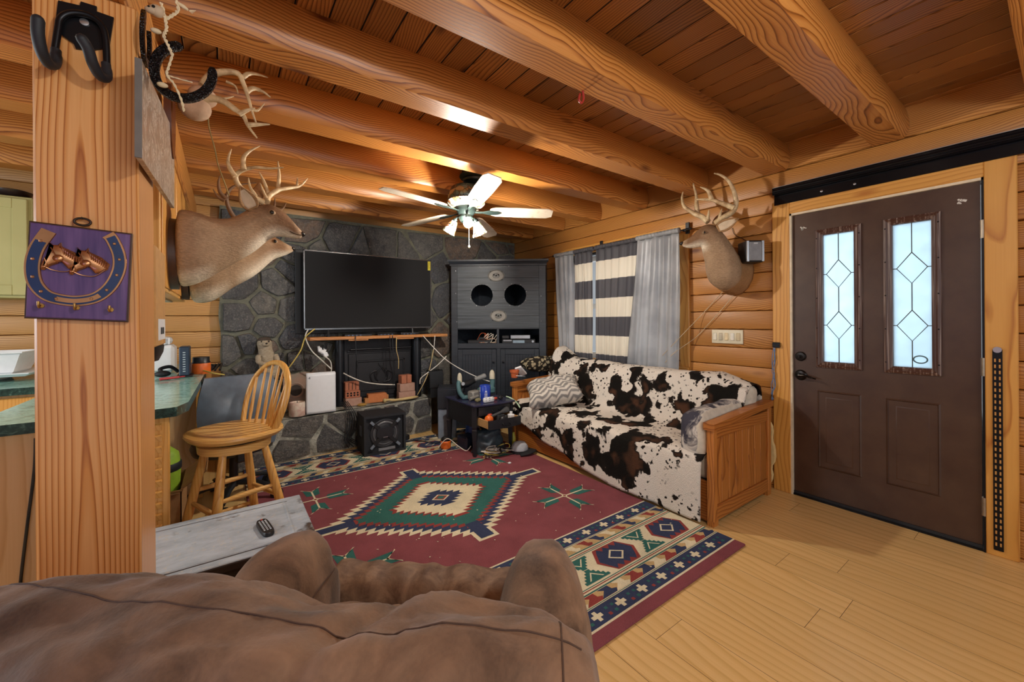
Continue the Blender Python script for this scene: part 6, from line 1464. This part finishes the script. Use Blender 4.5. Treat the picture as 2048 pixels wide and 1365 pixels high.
# ------------------------------------------------------------------ nightstand and its clutter
mt_ns = plain('nightstand_black', '1D1F26', .35, var=.2); mt_nst = plain('nightstand_top', '2A2B45', .25, var=.15)
NX0, NX1, NY0, NY1, NZ1 = 1.885, 2.335, 3.24, 3.80, .50
ns = thing('nightstand', 'black tapered leg nightstand with lower drawer pulled open beside the couch', 'nightstand', (2.11, 3.52, 0))
m = MB(); 
def nt(o_, z): 
    fr = [(NX0-o_+i*(NX1-NX0+2*o_)/10, NY0-o_-.03*math.sin(math.pi*i/10)) for i in range(11)]
    return [V((x, y, z)) for x, y in fr]+[V((NX1+o_, NY1+o_, z)), V((NX0-o_, NY1+o_, z))]
m.loft([nt(.0, .478), nt(.012, .484), nt(.014, .494), nt(.008, .50)]); m.build('top', mt_nst, ns, 30)
m = MB()
for a, b in (((NX0, NY0+.01, .29), (NX0+.018, NY1, .48)), ((NX1-.018, NY0+.01, .29), (NX1, NY1, .48)), ((NX0, NY1-.015, .29), (NX1, NY1, .48)), ((NX0+.01, NY0+.01, .288), (NX1-.01, NY1, .30)), ((NX0+.01, NY0+.005, .385), (NX1-.01, NY1, .393))): m.b2(a, b)
m.build('carcass', mt_ns, ns, 20)
for x in (NX0+.02, NX1-.02):
    for y in (NY0+.02, NY1-.02):
        m = MB(); m.tube([(x, y, .48), (x, y, .29), (x, y, .27), (x, y, .26), (x, y, 0.0126)], [.034, .034, .026, .034, .018], 4); m.build('leg', mt_ns, ns, 15)
def drawer(y, z0, z1, nm):
    m = MB(); fr = lambda o_, yy: [(NX0+.045+i*(NX1-NX0-.09)/8, yy-o_-.022*math.sin(math.pi*(i+.8)/9.6)) for i in range(9)]
    m.loft([[V((p[0], p[1], z)) for p in fr(.012, y)]+[V((p[0], p[1]+.014, z)) for p in reversed(fr(.012, y))] for z in (z0, z0+.003, z1-.003, z1)]); d = m.build(nm, mt_ns, ns, 30)
    if nm == 'open_drawer': d['label'] = 'open drawer full of odds and ends'
    m = MB()
    for x in (NX0+.05, NX1-.058): m.b2((x, y+.0, z0+.006), (x+.008, y+.44, z1-.006))
    m.b2((NX0+.05, y+.0, z0+.004), (NX1-.05, y+.44, z0+.010)); m.build('drawer_box', plain('raw_drawer_wood', 'C49A63', .6), d, 0)
    m = MB(); xc = (NX0+NX1)/2; zc_ = (z0+z1)/2
    m.tube(spline([(xc-.04, y-.03, zc_), (xc-.035, y-.055, zc_-.012), (xc, y-.06, zc_-.018), (xc+.035, y-.055, zc_-.012), (xc+.04, y-.03, zc_)]), .0035, 8); m.ball((xc-.04, y-.034, zc_), .009, 8); m.ball((xc+.04, y-.034, zc_), .009, 8); m.build('handle', mt_blackmetal, d, 60)
drawer(NY0+.01, .396, .474, 'drawer'); drawer(NY0-.17, .302, .384, 'open_drawer')
# in the open drawer
ZD = .313; YD = NY0-.10
m = MB(); m.ball((1.985, YD, ZD+.062), .042, 14); m.box((2.0, YD, ZD+.02), (.05, .05, .03)); tag(m.build('orange_ball', mt_orange, smooth=60), 'orange round plastic ball at the left end of the open drawer', 'ball')
m = MB(); m.ball((2.035, YD+.06, ZD+.082), (.028, .02, .018), 10); m.box((2.035, YD+.06, ZD+.033), (.05, .04, .065)); tag(m.build('red_toy', plain('red_toy', 'B43D2E', .4), smooth=60), 'small red plastic piece behind the orange ball in the drawer', 'toy')
m = MB(); m.tube([(2.03, YD+.035, ZD+.075), (2.16, YD+.05, ZD+.10), (2.20, YD+.055, ZD+.108), (2.235, YD+.06, ZD+.115)], [.013, .014, .026, .028], 14); m.b2((2.10, YD+.03, ZD), (2.18, YD+.06, ZD+.08)); tag(m.build('flashlight', plain('grey_torch', '5A5C5E', .35, .5), smooth=50), 'grey flashlight lying across the open drawer', 'flashlight')
m = MB(); m.prism([(0, 0), (.11, 0), (.03, .05)], M.Translation((2.04, YD-.02, ZD+.002)) @ M.Rotation(R_(90), 4, 'X'), .03); tag(m.build('white_bracket', mt_cream, smooth=20), 'cream triangular piece at the front of the open drawer', 'bracket')
m = MB(); m.b2((2.22, YD-.01, ZD), (2.275, YD+.04, ZD+.075), bev=.006); m.cyl((2.245, YD+.01, ZD+.074), (2.245, YD+.01, ZD+.10), .014); tag(m.build('white_adapter', mt_white, smooth=30), 'white charger block at the right end of the open drawer', 'adapter')
m = MB(); m.ball((2.15, YD-.005, ZD+.04), (.05, .03, .038), 12); m.box((2.17, YD-.01, ZD+.06), (.04, .03, .04), rz=30, bev=.006); tag(m.build('black_tool', mt_black, smooth=40), 'black tool body in the middle of the open drawer', 'tool')
# on the nightstand top
r = thing('blue_can', 'bright blue round can with white lettering on the nightstand', 'can', (2.12, 3.42, NZ1+.001))
m = MB(); m.lathe([(.0, 0), (.052, 0), (.054, .004), (.054, .14), (.05, .145), (.046, .142), (0, .14)], (2.12, 3.42, NZ1+.001), n=32); m.build('tin', plain('can_blue', '1E3DA8', .3, var=.05), r, 40)
m = MB()
for k, (w, z) in enumerate(((.02, .09), (.03, .075), (.034, .062), (.03, .052), (.034, .042))):
    for i in range(int(w/.004)):
        a = -math.pi/2-.35+(-w/2+.004*i)/.054; m.box((2.12+.0545*math.cos(a), 3.42+.0545*math.sin(a), NZ1+z), (.0012, .0028, .006 if k else .012), rz=math.degrees(a))
m.build('lettering', mt_white, r, 0)['kind'] = 'stuff'
for a0, a1, z0, z1 in ((2.6, 3.1, .08, .13), (2.9, 3.1, .02, .07)):
    m = MB(); m.loft([[V((2.12+.0547*math.cos(a), 3.42+.0547*math.sin(a), NZ1+z)) for z in (z0, z1)] for a in [a0+(a1-a0)*i/6 for i in range(7)]], caps=False, closed=False); m.build('label_patch', mt_white, r, 0)
r = thing('power_tap', 'white six outlet tap lying at the front of the nightstand', 'outlet tap', (2.075, 3.285, NZ1+.001))
m = MB(); m.box((2.075, 3.285, NZ1+.026), (.12, .035, .05), bev=.014, seg=2); m.build('body', mt_white, r, 30)
for k in range(6): m = MB(); m.b2((2.035+.04*(k % 3)-.002, 3.2665, NZ1+.018+.02*(k//3)), (2.035+.04*(k % 3)+.003, 3.2685, NZ1+.028+.02*(k//3))); m.build('outlet', mt_dark, r, 0)
mt_teal = plain('teal_plastic', '46686C', .4); mt_dcream = plain('dull_cream', 'BDB6A0', .5); 
r = thing('teal_cradle', 'teal plastic cradle with two upright cream tipped arms on the nightstand', 'cradle', (2.1, 3.60, NZ1+.001))
for pts, rr in ((((1.955, 3.55, NZ1+.015), (1.915, 3.57, NZ1+.07), (1.91, 3.59, NZ1+.15), (1.93, 3.60, NZ1+.19)), .022), (((2.30, 3.60, NZ1+.04), (2.32, 3.60, NZ1+.10), (2.325, 3.60, NZ1+.16), (2.32, 3.60, NZ1+.19)), .027)):
    m = MB(); sp_ = spline(pts, 5); m.tube(sp_, [rr]*len(sp_), 12); ar = m.build('arm', mt_teal, r, 60)
    m = MB(); e = sp_[-1]; m.tube([e-V((0, 0, .02)), e+V((0, 0, .03)), e+V((0, 0, .06)), e+V((0, 0, .075))], [rr*1.12, rr*1.1, rr*.8, rr*.3], 12); m.build('cream_tip', mt_dcream, ar, 60)
m = MB(); m.box((2.24, 3.59, NZ1+.055), (.20, .07, .07), bev=.015); m.box((1.99, 3.55, NZ1+.02), (.12, .06, .036), rz=-15, bev=.01); m.build('base', mt_teal, r, 30)
dr = thing('cordless_drill', 'dark cordless tool with grey battery lying behind the blue can', 'power tool', (2.10, 3.66, NZ1+.001))
m = MB(); m.tube([(1.98, 3.68, NZ1+.12), (2.06, 3.685, NZ1+.13), (2.16, 3.69, NZ1+.16)], [.03, .038, .026], 14); m.tube([(2.02, 3.685, NZ1+.12), (2.0, 3.69, NZ1+.03)], .024, 10); m.box((2.0, 3.69, NZ1+.022), (.08, .06, .042), bev=.008); m.build('body', mt_black, dr, 50)
m = MB(); m.tube([(2.14, 3.66, NZ1+.17), (2.25, 3.645, NZ1+.20)], [.022, .03], 12); m.tube([(2.25, 3.645, NZ1+.2), (2.26, 3.645, NZ1+.202)], .026, 12); m.build('nozzle', plain('tool_grey', '7A7C7C', .4), dr, 50)
m = MB(); m.tube([(1.99, 3.645, NZ1+.145), (1.985, 3.63, NZ1+.145)], .018, 12); m.build('dial', mt_steel, dr, 50)
m = MB(); m.tube([(1.955, 3.44, NZ1+.02), (2.06, 3.46, NZ1+.035)], .017, 10); m.box((2.04, 3.50, NZ1+.045), (.12, .09, .088), rz=15, bev=.014); tag(m.build('grey_grinder', plain('grinder_grey', '77756F', .5), smooth=40), 'grey barrel shaped tool lying left of the blue can', 'power tool')
for c, s, mat, lab in (((2.19, 3.34, NZ1+.016), (.05, .03, .03), plain('scrap_red', 'A23B2C', .5), 'small red plastic cap right of the blue can'), ((2.245, 3.33, NZ1+.02), (.06, .04, .038), mt_black, 'small black lump at the right front of the nightstand'), ((2.0, 3.36, NZ1+.02), (.07, .05, .038), plain('scrap_olive', '7A7350', .7), 'crumpled olive cloth left front on the nightstand')):
    m = MB(); m.ball(c, (s[0]/2, s[1]/2, s[2]/2), 10); m.box(c, (s[0]*.7, s[1]*.6, s[2]*.9), rz=25, bev=.004); tag(m.build('odd_bit', mat, smooth=50), lab, 'odds and ends')
cable('green_strap', [(2.335, 3.36, .515), (2.36, 3.30, .50), (2.385, 3.24, .46), (2.39, 3.20, .42)], .008, plain('pale_green_strap', 'A9C3A4', .5), 'pale green strap hanging off the right edge of the nightstand')
# under the nightstand and on the rug
r = thing('cable_bag', 'dark see through bag spilling tangled cables under the nightstand', 'bag', (2.13, 3.36, .0125))
m = MB()
def bagf(u, w):
    a = 2*math.pi*u; rr = .15*(1-.35*w)*(1+.18*NZ.noise((math.cos(a)*1.6, math.sin(a)*1.6, w*3))); return V((2.13+rr*1.25*math.cos(a), 3.37+rr*math.sin(a)*.75, .013+.20*w+.02*NZ.noise((math.cos(a)*3, math.sin(a)*3, 4+w))))
m.grid(36, 14, bagf, cu=True); bmesh.ops.holes_fill(m.bm, edges=[e for e in m.bm.edges if e.is_boundary], sides=80); m.build('sack', plain('bag_slate', '39464E', .3, var=.3), r, 180)
for k in range(14):
    c0 = V((2.08+rnd.uniform(-.14, .15), 3.22+rnd.uniform(-.07, .05), .05+rnd.uniform(0, .05))); q0 = rnd.uniform(0, 6.28); rr = rnd.uniform(.035, .085); tz = rnd.uniform(-.5, .5)
    pts = [c0+V((rr*math.cos(q0+.9*i)*(1+.04*i), rr*.7*math.sin(q0+.9*i), max(-.03, rr*tz*math.sin(q0+.9*i+1)-.004*i))) for i in range(10)]
    m = MB(); m.tube(spline(pts, 6), rnd.choice((.003, .004, .005)), 5); m.build('loose_cable', (mt_wcord, mt_rubber, mt_wcord, mt_yellow, mt_black)[k % 5], r, 60)
cp = thing('baseball_cap', 'black and grey cap lying on the rug by the couch front corner', 'cap', (2.33, 3.13, .0125), 25)
m = MB(); m.loft([[V((rr*math.cos(q), rr*.9*math.sin(q), z)) for q in [2*math.pi*k/20 for k in range(20)]] for rr, z in ((.09, 0), (.092, .03), (.085, .06), (.06, .09), (.02, .102))]); m.build('crown', plain('cap_grey_cloth', 'A7AAB0', .8), cp, 60, world=False)
m = MB(); m.grid(14, 5, lambda u, w: V(((.088+.075*w)*math.cos(-2.6+2.0*u), (.08+.085*w)*math.sin(-2.6+2.0*u), .012+.012*math.sin(math.pi*u)))); m.build('brim', plain('cap_black', '191A1E', .8), cp, 60, world=False, solid=.005)
m = MB(); m.loft([[V((.0935*math.cos(q), .085*math.sin(q), z)) for q in [2*math.pi*k/20 for k in range(20)]] for z in (.0, .028)], caps=False); m.build('band', plain('cap_band', '1F2024', .8), cp, 60, world=False)
r = thing('orange_reel', 'orange and black cord reel on the rug left of the nightstand leg', 'reel', (1.80, 3.66, .0125))
m = MB(); m.lathe([(.0, 0), (.045, 0), (.052, .01), (.052, .07), (.045, .08)], (1.80, 3.66, .0125), n=18); m.build('drum', mt_orange, r, 30)
m = MB(); m.lathe([(.046, .078), (.048, .10), (.03, .115), (0, .118)], (1.80, 3.66, .0125), n=18); m.build('cap', mt_black, r, 30)
cable('white_cable', [(1.70, 3.62, .05), (1.78, 3.58, .13), (1.86, 3.5, .06), (1.90, 3.42, .03), (1.93, 3.38, .08)], .004, mt_wcord, 'white cable draped over the orange reel on the rug')
m = MB(); m.box((1.99, 3.56, .075), (.15, .16, .125), rz=10, bev=.015); tag(m.build('tool_case', plain('case_navy', '1B2436', .4), smooth=30), 'dark navy case under the left side of the nightstand', 'case')
m = MB(); m.tube([(2.10, 3.68, .02), (2.13, 3.69, .16), (2.15, 3.70, .24)], [.07, .075, .07], 18); tag(m.build('blue_bucket', plain('bucket_blue', '1E3F86', .4), smooth=40), 'deep blue round container under the back of the nightstand', 'container')
m = MB(); m.lathe([(0, 0), (.022, 0), (.024, .10), (.012, .13), (.012, .15), (0, .15)], (2.365, 3.28, .0125), n=14); tag(m.build('yellow_bottle', plain('bottle_yellow', 'A9A23A', .35), smooth=40), 'yellow bottle standing between nightstand and couch front', 'bottle')
m = MB(); m.ball((2.06, 2.92, .020), (.018, .014, .008), 8); tag(m.build('paper_scrap', mt_white, smooth=60), 'tiny white paper scrap on the maroon rug by the couch', 'scrap')
m = MB()
for k in range(90):
    x, y = rnd.uniform(.3, 2.36), rnd.uniform(1.15, 3.5)
    if 2.44-x < .05: continue
    m.box((x, y, .0165), (rnd.uniform(.004, .012), rnd.uniform(.003, .008), .003), rz=rnd.uniform(0, 180), bev=.001)
o = tag(m.build('rug_crumbs', mt_cream, smooth=0), 'pale crumbs and lint scattered over the maroon rug', 'crumbs'); o['kind'] = 'stuff'
# on the far arm of the couch
r = thing('desk_phone', 'white handset with dark keypad propped on the far couch arm', 'phone', (2.60, 3.46, .70), 20)
m = MB(); m.box((0, 0, .045), (.15, .075, .022), ry=38, rx=-25, bev=.005); m.build('body', mt_white, r, 30, world=False)
m = MB(); m.box((-.006, -.005, .058), (.05, .045, .010), ry=38, rx=-25); m.box((.04, -.006, .024), (.035, .045, .010), ry=38, rx=-25); m.build('keypad', mt_black, r, 30, world=False)
m = MB(); m.lathe([(.0, 0), (.034, 0), (.044, .055), (.050, .055), (.052, .08), (.046, .08), (.042, .05), (0, .05)], (2.50, 3.44, .685), n=22)
tag(m.build('terracotta_pot', plain('pot_orange', 'B0562B', .7), smooth=35), 'small terracotta pot on the far couch arm corner', 'pot')
m = MB(); m.box((2.53, 3.37, .707), (.085, .07, .004), rz=30, ry=8); tag(m.build('note_card', mt_white, smooth=0), 'small white card lying on the far couch arm before the orange pot', 'card')
